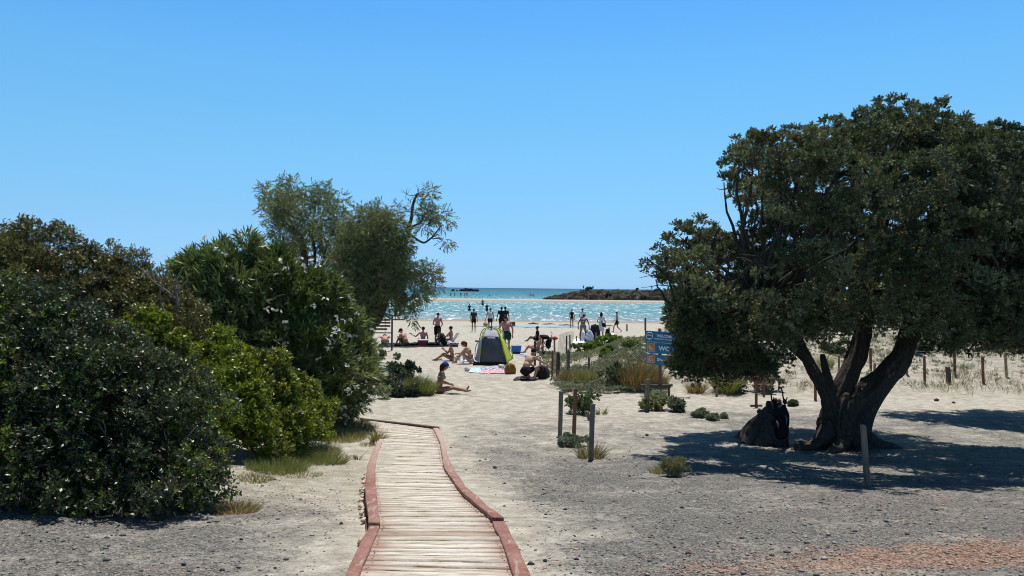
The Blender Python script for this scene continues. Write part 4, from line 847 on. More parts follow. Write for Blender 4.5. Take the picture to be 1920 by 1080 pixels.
def stones():
    # loose gravel in the foreground, chips of bark and dry needles, and a few separate stones
    def scatter(name, n, region, smin, smax, m, label, cat, flat=.6, mask=None):
        u = rng.uniform(region[0], region[1], n); v = region[2] + (region[3] - region[2]) * rng.random(n) ** 1.0
        X = u * v; Y = v
        if mask is not None: k = rng.random(n) < mask(X, Y); X, Y = X[k], Y[k]
        n = len(X); Z = H(X, Y); s = rng.uniform(smin, smax, n) * (1 + 1.2 * (rng.random(n) < .06))
        th = rng.random(n) * 6.28; base = np.array([(1, 0, 0), (.3, .9, 0), (-.8, .5, 0), (-.7, -.6, 0), (.4, -.9, 0), (0, 0, 1.1), (0, 0, -.6)])
        J = base[None] * (.7 + .6 * rng.random((n, 7, 1))); c, s_ = np.cos(th)[:, None], np.sin(th)[:, None]
        Vx = J[..., 0] * c - J[..., 1] * s_; Vy = J[..., 0] * s_ + J[..., 1] * c
        V = np.stack([Vx * s[:, None] + X[:, None], Vy * s[:, None] + Y[:, None], J[..., 2] * s[:, None] * flat + Z[:, None] + .3 * s[:, None] * flat], -1).reshape(-1, 3)
        f = np.array([(0, 1, 5), (1, 2, 5), (2, 3, 5), (3, 4, 5), (4, 0, 5), (1, 0, 6), (2, 1, 6), (3, 2, 6), (4, 3, 6), (0, 4, 6)])
        o = mesh_np(name, V, (f[None] + (np.arange(n) * 7)[:, None, None]).reshape(-1, 3), m); tag(o, label, cat, kind='stuff'); return o
    def stone_m(name, cols, scale=.9):
        t = NT(name); r = t.geo('Random Per Island'); t.base(t.ramp(r, [(i / (len(cols) - 1), c) for i, c in enumerate(cols)])); t.rough(.9, .2); return t.m
    off = lambda X, Y: np.clip((np.abs(X - BWX(Y) - .15) - .62) / (.2 + .05 * Y), 0, 1) ** .7
    gm = lambda X, Y: off(X, Y) * (1 - sst(11, 17, Y)) * (.35 + .65 * np.clip(.5 + 1.3 * fbm(X * .8, Y * .8, 3, 33), 0, 1))
    scatter('loose_gravel', 22000, (-.85, .85, 3.6, 15), .004, .012, stone_m('gravel_stones', [(.06, .06, .06), (.14, .138, .13), (.24, .235, .22), (.40, .385, .34), (.10, .10, .105), (.2, .17, .14)]), 'loose grey gravel lying over the foreground sand', 'gravel', .6, gm)
    lit = lambda X, Y: np.clip(1.1 * np.exp(-(((X - 2.6) / 1.6) ** 2 + ((Y - 5.1 - .2 * (X - 2.4)) / .40) ** 2)) + .75 * np.exp(-(((X + 2.2) / .6) ** 2 + ((Y - 4.65) / .14) ** 2)) + .7 * np.exp(-(((X + 2.35) / .6) ** 2 + ((Y - 7.0) / .4) ** 2)) + .05 * (Y < 10) + .30 * sst(1.2, 3.5, X) * (1 - sst(7.5, 9.5, Y)), 0, 1) * (.3 + .9 * np.clip(.4 + 1.5 * fbm(X * 2, Y * 2, 3, 35), 0, 1))
    scatter('needle_litter', 60000, (-.8, .85, 4.0, 9.5), .004, .011, stone_m('dry_litter', [(.26, .12, .07), (.44, .26, .17), (.55, .38, .27), (.22, .12, .08), (.48, .36, .27)]), 'reddish dry needles and bark chips in patches on the gravel', 'leaf litter', .25, lit)
    M1 = simple('red_stone', (.20, .10, .075), .9, .4, 20); M2 = simple('dark_stone', (.05, .05, .05), .9, .4, 20); M3 = simple('pale_stone', (.55, .53, .5), .9, .2, 20)
    for i, (px, py, wp, m, lb) in enumerate([(1291, 1039, 11, M1, 'reddish stone at the bottom, the larger of the two on the gravel'), (1265, 1028, 8, M1, 'smaller reddish stone just left of the larger one'), (1321, 1018, 5, M3, 'tiny white stone near the two reddish ones'), (928, 879, 8, M2, 'dark stone alone on the sand right of the boardwalk bend'), (1213, 817, 7, M2, 'small dark stone left of the tree shadow tip'), (1022, 1053, 9, M2, 'dark stone beside the lower right corner of the boardwalk'), (345, 1060, 9, M2, 'black stone at the bottom left on the gravel'), (516, 1066, 6, M2, 'black pebble to the left of the lower boardwalk edge'), (1180, 893, 6, M1, 'brown pebble left of the small green shrub on gravel'), (640, 983, 8, M2, 'dark pebble on the pale strip left of the boardwalk'), (1756, 752, 9, M2, 'dark stone on the sand below the wire fence at right'), (1788, 756, 6, M2, 'second dark stone right beside the first below the wire fence'), (1706, 748, 0, M2, '')]):
        if not wp: continue
        b = G(px, py); k = b[1] / F; g = Geo(); g.ball((0, 0, wp * k * .22), (wp * k * .5, wp * k * .4, wp * k * .32), 2, .35, i * 3); o = g.make('stone', m, None, smooth=False); o.location = b; tag(o, lb, 'stone')
    # seaweed and flotsam heaps on the wet beach
    WR = simple('seaweed_wrack', (.09, .065, .045), .9, .4, 3)
    for i, (px, py, wp, hp, lb) in enumerate([(1001, 608, 18, 3.5, 'dark low heap of seaweed on the beach beyond the black stroller'), (1029, 608, 20, 2.2, 'flatter heap of seaweed right of the dark one'), (1062, 610, 26, 2.5, 'long broken line of seaweed by the woman in the black swimsuit'), (822, 675, 13, 5, 'small dug up heap of sand and weed left of the woman in the white hat')]):
        b = G(px, py); k = b[1] / F; g = Geo()
        for q in range(9): x = (rng.random() - .5) * wp * k; g.ball((x, rng.uniform(-.3, .3), .0), (wp * k * .16, wp * k * .12, hp * k * (.9 - abs(x) / (wp * k))), 2, .5, q + i)
        o = g.make('seaweed_heap', WR if i < 3 else simple('damp_sand', (.30, .25, .19), .9, .3, 5), None, False); o.location = b; tag(o, lb, 'seaweed' if i < 3 else 'sand heap')
stones()
# ---------------------------------------------------------------- posts, signs, fences
WG = simple('weathered_grey_wood', (.17, .15, .125), .85, .35, 9, stretch=(3, 3, .5)); WR_ = simple('reddish_brown_wood', (.20, .095, .06), .85, .35, 9, stretch=(3, 3, .5))
WY = simple('pale_brown_wood', (.30, .22, .13), .85, .3, 9, stretch=(3, 3, .5)); WDK = simple('dark_wood', (.085, .07, .06), .85, .35, 9, stretch=(3, 3, .5))
WIRE = simple('fence_wire', (.38, .36, .33), .6, .2, 5); ROPE = simple('white_rope', (.62, .60, .54), .8, .15, 20); BLACKM = simple('black_fabric', (.012, .013, .016), .8, .3, 8, .2)
def post_geo(px0, y0, px1, y1, w, base=None, sq=True, sink=.1):
    """post whose foot is at photo pixel (px1, y1) and whose top is at (px0, y0)"""
    b = G(px1, y1) if base is None else base; k = b[1] / F; top = at(px0, y0, b[1]) - b; r = w * k / 2; g = Geo()
    ax = nrm(top[None])[0]; a = -ax * sink
    n = 8; V = []; seg = 4 if sq else 10
    for i in range(n):
        f = i / (n - 1); c = a + (top - a) * f
        for q in range(seg):
            th = 2 * math.pi * (q + .5) / seg + .12; rr = r * (1.28 if sq else 1.0) * (1 + .07 * float(vnoise(q * 3.1 + px0, f * 4.0, 5)))
            V.append(c + np.array([math.cos(th) * rr, math.sin(th) * rr, .012 * float(vnoise(q * 2.0, px0 * .1)) if i == n - 1 else 0]))
    Fc = []
    for i in range(n - 1):
        for q in range(seg): Fc.append((i * seg + q, i * seg + (q + 1) % seg, (i + 1) * seg + (q + 1) % seg, (i + 1) * seg + q))
    Fc += [tuple(range(seg))[::-1], tuple((n - 1) * seg + q for q in range(seg))]
    g.add(V, Fc); return g, b, top
def post(label, px0, y0, px1, y1, w, m, name='wooden_post', cat='post', sq=True, group=None):
    g, b, top = post_geo(px0, y0, px1, y1, w, sq=sq); o = g.make(name, m, None, smooth=not sq, bevel=.004); o.location = b; tag(o, label, cat, group); return o, b, top
post('grey wooden post standing left of the reddish one on the sand', 1052, 733, 1050, 818, 8, WG)
post('reddish brown wooden post between two grey ones', 1079, 730, 1076, 815, 7, WR_)
post('leaning wooden post behind the reddish one, tilted to the right', 1111, 716, 1102, 756, 8, WG)
post('broken slanting stub behind the nearest upright post', 1099, 771, 1106, 789, 7, WG)
post('nearest and tallest grey post of the group, standing in dry grass', 1111, 758, 1108, 862, 9, WG)
post('stout grey post in front of the blue sign', 1215, 711, 1212, 771, 8, WG)
post('slightly leaning squared grey post in front of the big juniper trunk', 1618, 797, 1627, 913, 9.5, WG)
post('short dark stub post on the bank below the wire fence', 1777, 688, 1779, 718, 7, WDK)
for px, y0, y1, w, lb in [(1210, 596, 619, 3, 'tall thin stake on the dune crest left of the blue sign'), (1175.5, 608, 621, 2.4, 'thin stake on the dune crest near the walking man'), (1142, 614, 630, 2.6, 'stake on the dune beside the small dark backpack'), (1117.5, 624, 638, 3, 'pale stake in front of the heap of black bags'), (1081, 630, 642, 2.6, 'stake in front of the white towel on the beach')]:
    post(lb, px, y0, px, y1, w, WDK if y0 < 622 else WG, 'wooden_stake', 'stake', group='stakes along the dune crest')

def wire(g, a, b, r=.004, sag=.03, n=8):
    g.tube([a + (b - a) * f - np.array([0, 0, sag * 4 * f * (1 - f)]) for f in np.linspace(0, 1, n)], [r] * n, seg=4)
def wire_fence(label, posts, wires, mats):
    b0 = G(posts[0][2], posts[0][3]); t = empty('wire_fence', b0, label=label, cat='fence'); tops = []
    for i, (x0, y0, x1, y1, w) in enumerate(posts):
        g, b, top = post_geo(x0, y0, x1, y1, w, sq=False); o = g.make('post', mats[i % len(mats)], t); o.location = b - b0; tops.append((b - b0, top))
    for f in wires:
        g = Geo()
        for (b, tp), (b2, tp2) in zip(tops, tops[1:]): wire(g, b + tp * f, b2 + tp2 * f, .0045, .04)
        g.make('wire', WIRE, t)
wire_fence('nearer wire fence with thin brown posts running behind the juniper to the right edge', [(1343, 681, 1344, 742, 5), (1432, 694, 1432, 742, 4), (1528, 690, 1529, 750, 5), (1640, 680, 1640, 735, 5), (1733, 667, 1734, 720, 5), (1842, 668, 1844, 719, 5), (1965, 664, 1965, 716, 5), (2100, 660, 2100, 712, 5)], (.97, .72, .45), [WY, WR_, WR_])
wire_fence('farther wire fence with brown posts along the top of the bank', [(1461, 705, 1461, 728, 4), (1573, 665, 1573, 692, 4), (1632, 652, 1633, 697, 5), (1700, 655, 1700, 702, 5), (1789, 655, 1791, 706, 5), (1885, 660, 1887, 706, 5), (2010, 655, 2010, 702, 5)], (.96, .70), [WR_, WY])

def rope_fence():
    P = [(1003.5, 639, 1002.5, 691, 4.6, WDK), (1017.5, 636, 1017, 667, 4.6, WY), (1013.5, 657, 1013, 684, 4, WY), (1036, 657, 1035.5, 707, 4.2, WR_), (1039.5, 637, 1040, 665, 3.6, WY)]
    b0 = G(1003, 691); t = empty('rope_fence', b0, label='low wooden posts joined by a sagging white rope at the entrance of the fenced dune', cat='fence'); B = []
    for x0, y0, x1, y1, w, m in P:
        g, b, top = post_geo(x0, y0, x1, y1, w, sq=False); o = g.make('post', m, t); o.location = b - b0; B.append((b - b0, top))
    g = Geo(); wire(g, B[0][0] + B[0][1] * .75, B[2][0] + B[2][1] * .6, .012, .14, 10); wire(g, B[2][0] + B[2][1] * .6, B[3][0] + B[3][1] * .25, .012, .12, 10); g.make('rope', ROPE, t)
    g = Geo(); wire(g, B[1][0] + B[1][1] * .55, B[4][0] + B[4][1] * .6, .010, .05, 10); g.make('rope', ROPE, t)
rope_fence()
def net_fence():
    P = [(1046.5, 660, 1046, 707, 7, WDK), (1066, 655, 1065, 704, 6, WG), (1062.5, 630, 1062, 668, 3, WDK), (1068.5, 628, 1068.5, 664, 2.6, WDK), (1104, 668, 1104, 702, 4, WG)]
    b0 = G(1046, 707); t = empty('net_fence', b0, label='corner of the dune fence with thick dark posts and grey netting stretched over them', cat='fence'); B = []
    for x0, y0, x1, y1, w, m in P:
        g, b, top = post_geo(x0, y0, x1, y1, w, sq=False); o = g.make('post', m, t); o.location = b - b0; B.append((b - b0, top))
    g = Geo(); wire(g, B[0][0] + B[0][1] * .72, B[1][0] + B[1][1] * .6, .010, .10); wire(g, B[1][0] + B[1][1] * .6, B[4][0] + B[4][1] * .6, .010, .06); g.make('rope', ROPE, t)
    # netting: a bag-like curtain of crossing threads
    d = b0[1] + 1.0
    def q(u, v):
        xl = 1049 + (1045 - 1049) * v; xr = 1076 + (1072 - 1076) * v; yt = 628 - 6 * math.sin(min(1, u * 1.3) * 1.57); x = xl + (xr - xl) * u; y = yt + (664 - yt) * v
        return at(x, y, d + .25 * math.sin(u * 7) + .9 * (1 - v)) - b0
    V = []; Fc = []
    def strip(pts, off):
        o = len(V)
        for p in pts: V.append(p - off); V.append(p + off)
        for i in range(len(pts) - 1): Fc.append((o + 2 * i, o + 2 * i + 1, o + 2 * i + 3, o + 2 * i + 2))
    for i in range(20): strip([q(i / 19, v) for v in np.linspace(0, 1, 12)], np.array([.0028, 0, 0]))
    for j in range(20): strip([q(u, j / 19) for u in np.linspace(0, 1, 16)], np.array([0, 0, .0028]))
    mesh_np('netting', np.array(V), [tuple(f) for f in Fc], simple('grey_net', (.04, .038, .035), .95, .0, 4, 0), t)
net_fence()

# lettering
def text_geo(s, h, ex=.004):
    c = bpy.data.curves.new('t', 'FONT'); c.body = s; c.size = h * 1.37; c.extrude = ex / 2; c.align_x = 'LEFT'; c.resolution_u = 2; c.offset = h * .035
    o = bpy.data.objects.new('t', c); COL.objects.link(o); dg = bpy.context.evaluated_depsgraph_get(); me = o.evaluated_get(dg).to_mesh()
    V = np.array([v.co for v in me.vertices]); Fc = [tuple(p.vertices) for p in me.polygons]
    o.evaluated_get(dg).to_mesh_clear(); bpy.data.objects.remove(o); bpy.data.curves.remove(c)
    return V, Fc
def blue_sign():
    b = G(1238, 742); d = b[1]; k = d / F
    t = empty('welcome_sign', b, label='blue three panel sign on a brown post reading WELCOME and WC, partly behind the tree', cat='sign')
    g, _, top = post_geo(1237, 616, 1238, 742, 6.5, base=b, sq=False); g.make('post', WR_, t)
    BL = simple('blue_sign_paint', (.022, .19, .38), .5, .12, 3, .3, .05); OR = simple('orange_sign_paint', (.50, .24, .075), .5, .1, 4, .3, .05); WH = simple('white_lettering', (.82, .86, .88), .6, .05, 4, .3, 0)
    yaw = R(-8)     # the right hand end is turned slightly away and hangs lower
    def loc(px, py, off=0): p = at(px, py, d - .08) - b; p[1] += math.tan(R(6)) * (p[0]) - off; return p
    def quadbox(g, c, th):
        V = [np.array(p) for p in c]; V2 = [p + np.array([0, th, 0]) for p in V]; g.add(V + V2, [(0, 1, 2, 3), (7, 6, 5, 4), (0, 4, 5, 1), (1, 5, 6, 2), (2, 6, 7, 3), (3, 7, 4, 0)])
    def panel(x0, x1, yt0, yt1, yb0, yb1):
        g = Geo(); quadbox(g, [loc(x0, yt0), loc(x0 + .5, yb0), loc(x1, yb1), loc(x1, yt1)], .02); return g.make('panel', BL, t, smooth=False, bevel=.003)
    p1 = panel(1208.5, 1270, 619.5, 624.5, 638.5, 645); p2 = panel(1211, 1296, 640.5, 648, 660.5, 668.5); p3 = panel(1211, 1296, 663, 671, 681.5, 690)
    def letters(s, px, py, hpx, par, nm='lettering', slope=.085, wmax=None, m=WH):
        V, Fc = text_geo(s, hpx * k); W0 = V[:, 0].max(); sc = 1.0 if wmax is None else wmax * k / W0
        P = loc(px, py, .006); V = np.stack([V[:, 0] * sc + P[0], P[1] - V[:, 2] + V[:, 0] * sc * math.tan(R(6)), V[:, 1] + P[2] - V[:, 0] * sc * slope], 1)
        return mesh_np(nm, V, Fc, m, par)
    letters('ΔΗΜΟΣ ΚΙΣΑΜΟΥ', 1226, 625.0, 1.7, p1, wmax=40, m=simple('faded_lettering', (.10, .30, .46), .6, .05, 4, .3, 0)); letters('WELCOME', 1231, 631.6, 5.2, p1, wmax=31); letters('MUNICIPALITY OF KISSAMOS', 1226, 635.6, 2.0, p1, wmax=40)
    letters('ΔΗΜΟΣ ΚΙΣΑΜΟΥ', 1232, 642.6, 1.5, p2, wmax=30, m=simple('pale_lettering', (.22, .42, .56), .6, .05, 4, .3, 0))
    letters('WC', 1235, 656.5, 8.2, p2, wmax=20); letters('Showers', 1231.5, 676, 5.2, p3, wmax=34)
    def frame(par, px0, py0, px1, py1):
        g = Geo(); quadbox(g, [loc(px0, py0, .006), loc(px0, py1, .006), loc(px1, py1 + .8, .006), loc(px1, py0 + .8, .006)], .006); g.make('symbol_border', simple('tan_border', (.50, .42, .30), .6, .05, 3, .3, 0), par, False)
        g = Geo(); quadbox(g, [loc(px0 + 1, py0 + 1, .010), loc(px0 + 1, py1 - 1, .010), loc(px1 - 1, py1 - .2, .010), loc(px1 - 1, py0 + 1.8, .010)], .004); o = g.make('symbol_plate', OR, par, False); return o
    def stroke(par, pts, w):
        g = Geo(); g.tube([loc(x, y, .014) for x, y in pts], [w * k / 2] * len(pts), seg=6); g.make('symbol', WH, par)
    s1 = frame(p2, 1212.5, 642.5, 1228, 659); s2 = frame(p3, 1212.5, 664.5, 1228, 680)
    stroke(s1, [(1216.5, 646), (1217, 652)], 1.3); stroke(s1, [(1217, 652), (1221, 649.5), (1224.5, 652.5), (1217.5, 652.8)], 1.0); stroke(s1, [(1218, 655.2), (1223.5, 655.6)], 1.2)
    stroke(s2, [(1216.5, 677), (1216.5, 667), (1221, 667), (1222, 669.5)], 1.2); stroke(s2, [(1220.5, 672), (1219.5, 677)], .7); stroke(s2, [(1222.5, 672), (1223.5, 677)], .7)
    ring = [(1217 + 6.4 * math.cos(a), 629.3 + 6.6 * math.sin(a)) for a in np.linspace(0, 6.283, 20)]; stroke(p1, ring, 1.1)
    stroke(p1, [(1211.5, 630), (1216, 627.5), (1222.5, 630)], 1.3); stroke(p1, [(1214, 633.5), (1217, 634.3), (1220.5, 633.3)], 1.6); stroke(p1, [(1214.5, 627.3), (1217.5, 625.6), (1219, 626.6)], .9)
    # rough low timber bench by the post
    bb = G(1232, 742); t2 = empty('timber_rail', bb, label='rough low timber rail on short legs lying beside the foot of the blue sign', cat='timber rail')
    def l2(px, py, dd=0): return at(px, py, bb[1] + dd) - bb
    g = Geo(); g.tube([l2(1201, 723), l2(1215, 722), l2(1238, 724), l2(1261, 722)], [.035, .04, .05, .045], seg=8, rough=.3, samples=14); g.tube([l2(1202, 729, .2), l2(1210, 725, .2), l2(1236, 727, .2), l2(1258, 725, .2)], [.02, .03, .035, .03], seg=7, rough=.3, samples=14); g.make('rail', WDK, t2)
    for x in (1210, 1254):
        g = Geo(); g.tube([l2(x, 724), l2(x, 744)], [.03, .035], seg=7); g.make('leg', WDK, t2)
blue_sign()
def board_on_post(label, px, y1, ytop, w, bx, by, boardm, textm=None, name='notice_sign', postm=None, base_plate=False):
    b = G(px, y1); k = b[1] / F; t = empty(name, b, label=label, cat='sign'); g, _, top = post_geo(px, ytop, px, y1, w, base=b); g.make('post', postm or WR_, t, False)
    c = at(px, (by[0] + by[1]) / 2, b[1] - .05) - b; g = Geo(); g.box(c, ((bx[1] - bx[0]) * k, .03, (by[1] - by[0]) * k)); o = g.make('board', boardm, t, False, .004)
    return t, b, k, o
t, b, k, o = board_on_post('small dark notice board on a short post beyond the tent', 961, 621, 604, 2.4, (956, 966.5), (603.5, 611), WDK, name='notice_board', postm=WDK)
REDP = simple('red_sign_paint', (.20, .035, .035), .6, .25, 6)
t, b, k, o = board_on_post('small red sign on a thin brown post under the tree crown', 1418, 763, 701, 4.4, (1411, 1425), (700, 715), REDP)
g = Geo(); c = at(1418, 711.5, b[1] - .07) - b; g.box(c, (13 * k, .012, 3 * k)); g.make('stripe', simple('violet_stripe', (.05, .02, .06), .6), o, False)
g = Geo(); c = at(1418, 705.5, b[1] - .07) - b; g.box(c, (9 * k, .010, 2 * k)); g.make('stripe', simple('pale_stripe', (.40, .25, .22), .6), o, False)
g = Geo(); g.box((0, 0, .03), (.30, .05, .04)); g.make('foot_bar', WDK, t, False)
def slat_board():
    b = G(733, 657); k = b[1] / F; t = empty('slatted_board', b, label='dark framed board of horizontal slats on two posts half hidden by the tamarisk', cat='sign board')
    def l(px, py): return at(px, py, b[1]) - b
    for px, yb in ((735, 657), (686, 656)):
        g = Geo(); a = l(px, 590); f = l(px, yb); g.box((a + f) / 2 + np.array([0, 0, -.05]), (3 * k, .08, a[2] - f[2] + .1)); g.make('post', WDK, t, False, .004)
    for y, nm in ((592, 'rail'), (624, 'rail')):
        g = Geo(); a = l(687.6, y); f = l(733.4, y); g.box((a + f) / 2, (f[0] - a[0], .05, 2 * k)); g.make(nm, WDK, t, False, .003)
    for y, xr in ((599.6, 731), (605, 732), (611, 732), (617, 726)):
        g = Geo(); a = l(690, y); f = l(xr, y); g.box((a + f) / 2, (f[0] - a[0], .03, 3.4 * k)); g.make('slat', WDK, t, False, .003)
    g = Geo(); 
    for px in (693, 722): a = l(px, 593); f = l(px, 623); g.box((a + f) / 2 + np.array([0, .035, 0]), (.9 * k, .02, a[2] - f[2])); 
    g.make('batten', WDK, t, False)
slat_board()

# ---------------------------------------------------------------- stump and folded stroller left of the trunk
def stump():
    b = G(1428, 832); t = empty('dead_stump', b, label='split grey dead stump leaning beside the folded stroller in the tree shade', cat='stump')
    def l(px, py, dd=0): return at(px, py, b[1] + dd) - b
    M = bark('dead_wood', (.045, .04, .034), (.12, .105, .09)); k = b[1] / F; g = Geo(); kw = dict(seg=18, flute=.2, twist=.8, rough=.35)
    g.tube([l(1405, 832), l(1415, 808), l(1430, 785), l(1442, 766)], [28 * k, 22 * k, 14 * k, 9 * k], samples=26, seed=3, **kw)
    g.tube([l(1420, 836, -.15), l(1432, 815, -.15), l(1444, 785, -.1), l(1446, 760, 0)], [18 * k, 13 * k, 9 * k, 6 * k], samples=26, seed=7, **kw)
    g.tube([l(1444, 836, -.1), l(1450, 800, 0), l(1446, 762, 0), l(1437, 757, 0)], [22 * k, 17 * k, 8 * k, 4 * k], samples=26, seed=9, **kw)
    g.tube([l(1438, 790), l(1430, 776), l(1421, 770)], [7 * k, 6 * k, 4 * k], samples=14, seed=12, **kw)
    g.tube([l(1450, 780), l(1444, 762), l(1438, 756)], [6 * k, 4 * k, 3 * k], samples=14, seed=15, **kw)
    g.tube([l(1392, 834), l(1410, 834), l(1440, 836)], [8 * k, 14 * k, 16 * k], samples=16, seed=18, **kw)
    g.make('trunk', M, t)
stump()
METB = simple('black_metal', (.02, .02, .022), .4, .2, 4, .5, 0); GREYF = simple('grey_mesh_fabric', (.22, .22, .22), .8, .2, 9)
def folded_stroller():
    b = G(1466, 836); t = empty('folded_stroller', b, label='black folded umbrella stroller with two hooked handles standing beside the stump', cat='stroller'); k = b[1] / F
    def l(px, py, dd=0): return at(px, py, b[1] + dd) - b
    for x0, x1, hk, dd in ((1446, 1452, -1, .05), (1468, 1471, -1, -.05)):
        g = Geo(); pts = [l(x0 + 3, 772, dd), l(x0 + 1, 750, dd), l(x0 - 1, 733, dd)] if x0 < 1450 else [l(1474, 768, dd), l(1469, 748, dd), l(1466, 731, dd), l(1463, 726, dd), l(1460, 728, dd), l(1460, 732, dd)]
        g.tube(pts, [.013] * len(pts), seg=8, samples=20); g.make('handle', METB, t)
    g = Geo()
    for q, (a, c) in enumerate([((1447, 755), (1476, 825)), ((1474, 752), (1450, 822)), ((1449, 760), (1452, 828)), ((1475, 765), (1478, 826)), ((1458, 750), (1466, 830)), ((1450, 745), (1458, 768)), ((1476, 745), (1468, 768))]):
        g.tube([l(*a, -.06 + .03 * q), l(*c, .05 - .02 * q)], [.010, .010], seg=7)
    g.make('frame', METB, t)
    g = Geo()
    for (x, y, rx, ry, rz, s) in [(1461, 768, 13, 9, 16, 1), (1462, 790, 14, 10, 18, 4), (1464, 808, 14, 10, 17, 7), (1452, 752, 5, 5, 5, 9), (1459, 757, 6, 5, 4, 5), (1471, 753, 4, 4, 5, 2), (1470, 785, 9, 8, 24, 3)]:
        g.ball(l(x, y), (rx * k, ry * k, rz * k), 3, .5, s)
    g.make('fabric', BLACKM, t)
    for (x, y, w, h) in [(1457, 796, 3.4, 7), (1473.5, 787, 2, 9)]:
        g = Geo(); g.tube([l(x - 1, y - h, -.16), l(x + 1.5, y, -.17), l(x + (3 if w > 3 else 1), y + h, -.15)], [w * k * .3, w * k * .7, w * k * .2], seg=7, samples=8, rough=.5); g.make('mesh_pocket', GREYF, t)
    for (x, y, dd) in [(1452, 827, -.10), (1476, 827, -.10), (1455, 826, .12), (1474, 826, .12)]:
        g = Geo(); c = l(x, y, dd); c[2] = .065; th = np.linspace(0, 6.283, 15)
        g.tube([c + np.array([0, .055 * math.cos(a), .055 * math.sin(a)]) for a in th], [.014] * 15, seg=6); g.tube([c - np.array([.015, 0, 0]), c + np.array([.015, 0, 0])], [.045, .045], seg=10); g.make('wheel', METB, t)
folded_stroller()

# ---------------------------------------------------------------- far things
def islet():
    d = 248; b = at(1130, 559, d); b[2] = 0; t = empty('rocky_islet', b, label='long low grey brown rocky spit ending in a dark tip beyond the sandbar', cat='rocks')
    prof = [(1018, 557.2, 558), (1030, 554, 558.5), (1045, 551.5, 559), (1062, 547.5, 559), (1075, 544.5, 559), (1090, 543, 559.5), (1120, 542.8, 560), (1160, 542.8, 560.5), (1200, 543.2, 561), (1240, 543.5, 561.5), (1290, 543, 562), (1360, 542, 563), (1450, 542, 564)]
    xs = np.array([p[0] for p in prof]); yt = np.array([p[1] for p in prof]); nx, ny = 420, 46
    V = np.zeros((nx, ny, 3))
    for i, px in enumerate(np.linspace(1018, 1450, nx)):
        top = at(px, np.interp(px, xs, yt), d); htop = top[2]; w = 5 + 9 * min(1, (px - 1018) / 60); x = top[0] - b[0]
        for j in range(ny):
            f = j / (ny - 1) * 2 - 1; y = f * w; pr = max(0, 1 - abs(f) ** 5.0) ** .6
            V[i, j] = (x, y, max(0, htop) * pr)
    X, Y, Z = V[..., 0], V[..., 1], V[..., 2]
    ter = fbm(X * .28, Y * .28, 4, 3); ter2 = fbm(X * 1.1, Y * 1.1, 3, 8); V[..., 2] = Z * (.86 + .26 * ter + .26 * ter2) - .30; V[..., 2] = np.where(Z > .3, np.round(V[..., 2] * 1.8 + .5 * ter2) / 1.8 * .5 + V[..., 2] * .5, V[..., 2])
    V[..., 1] += 1.2 * fbm(X * .4, V[..., 2] * .9, 3, 5); V[..., 0] += .5 * ter2
    i = (np.arange(nx - 1)[:, None] * ny + np.arange(ny - 1)[None]).ravel(); Q = np.stack([i, i + ny, i + ny + 1, i + 1], 1)
    tt = NT('islet_rock'); P = tt.geo(); n = tt.noise(.55, 6, P, .7); n2 = tt.noise(.25, 3, tt.mapv(P, (1, 1, 3)), .6)
    c = tt.ramp(n, [(.38, (.008, .0075, .007)), (.54, (.028, .025, .021)), (.64, (.10, .09, .075)), (.76, (.30, .28, .24))]); sp = tt.n('ShaderNodeSeparateXYZ'); tt.l(tt.geo('Normal'), sp.inputs[0])
    c = tt.mix(tt.ramp(n2, [(.5, (0, 0, 0)), (.65, (.5, .5, .5))]), c, (.10, .10, .06)); tt.base(c); tt.rough(.95, .1); tt.bump(n, 1.0, .6)
    mesh_np('rock', V.reshape(-1, 3), Q, tt.m, t)
    for (px, y0, y1, w, lb) in [(1104, 536.5, 543.5, 15, 'round dark bush on top of the rocky spit between two standing figures'), (1195, 539, 544, 6, 'small dark boulder on the rocky spit'), (1233, 540, 547, 12, 'dark bush on the rocky spit near the tree twigs')]:
        g = Geo(); kk = d / F; p = at(px, y1, d)
        for q in range(10): a = rdir(1)[0]; g.ball((a[0] * w * kk * .32, a[1] * w * kk * .3, (y1 - y0) * kk * (.42 + .3 * abs(a[2]) - .1)), np.array([w * .24, w * .24, (y1 - y0) * .30]) * kk, 2, .5, q)
        o = g.make('coastal_bush', simple('dark_scrub', (.03, .032, .02), .95, .4, 2), None, False); o.location = p; tag(o, lb, 'bush')
islet()
def reef():
    d = 700; b = at(872, 544.5, d); b[2] = 0; k = d / F; g = Geo()
    for (px, w, h, y) in [(850, 3.5, 1.2, 543.4), (857, 1.6, .7, 543.6), (866, 6, 1.5, 543.4), (873, 8, 2.2, 543.0), (882, 9, 2.0, 543.3), (892, 7, 1.5, 543.8), (878, 14, 1.3, 543.6)]:
        p = at(px, y + 1.0, d) - b; g.ball((p[0], rng.uniform(-2, 2), 0), (w * k, 4, max(.3, (CZ + at(px, y - h, d)[2] - CZ))), 3, .35, int(px))
    o = g.make('reef_rock', simple('wet_reef', (.012, .013, .016), .9, .3, 1, .1), None, False); o.location = b; tag(o, 'flat black reef breaking the far sea surface above the distant bathers', 'reef')
reef()

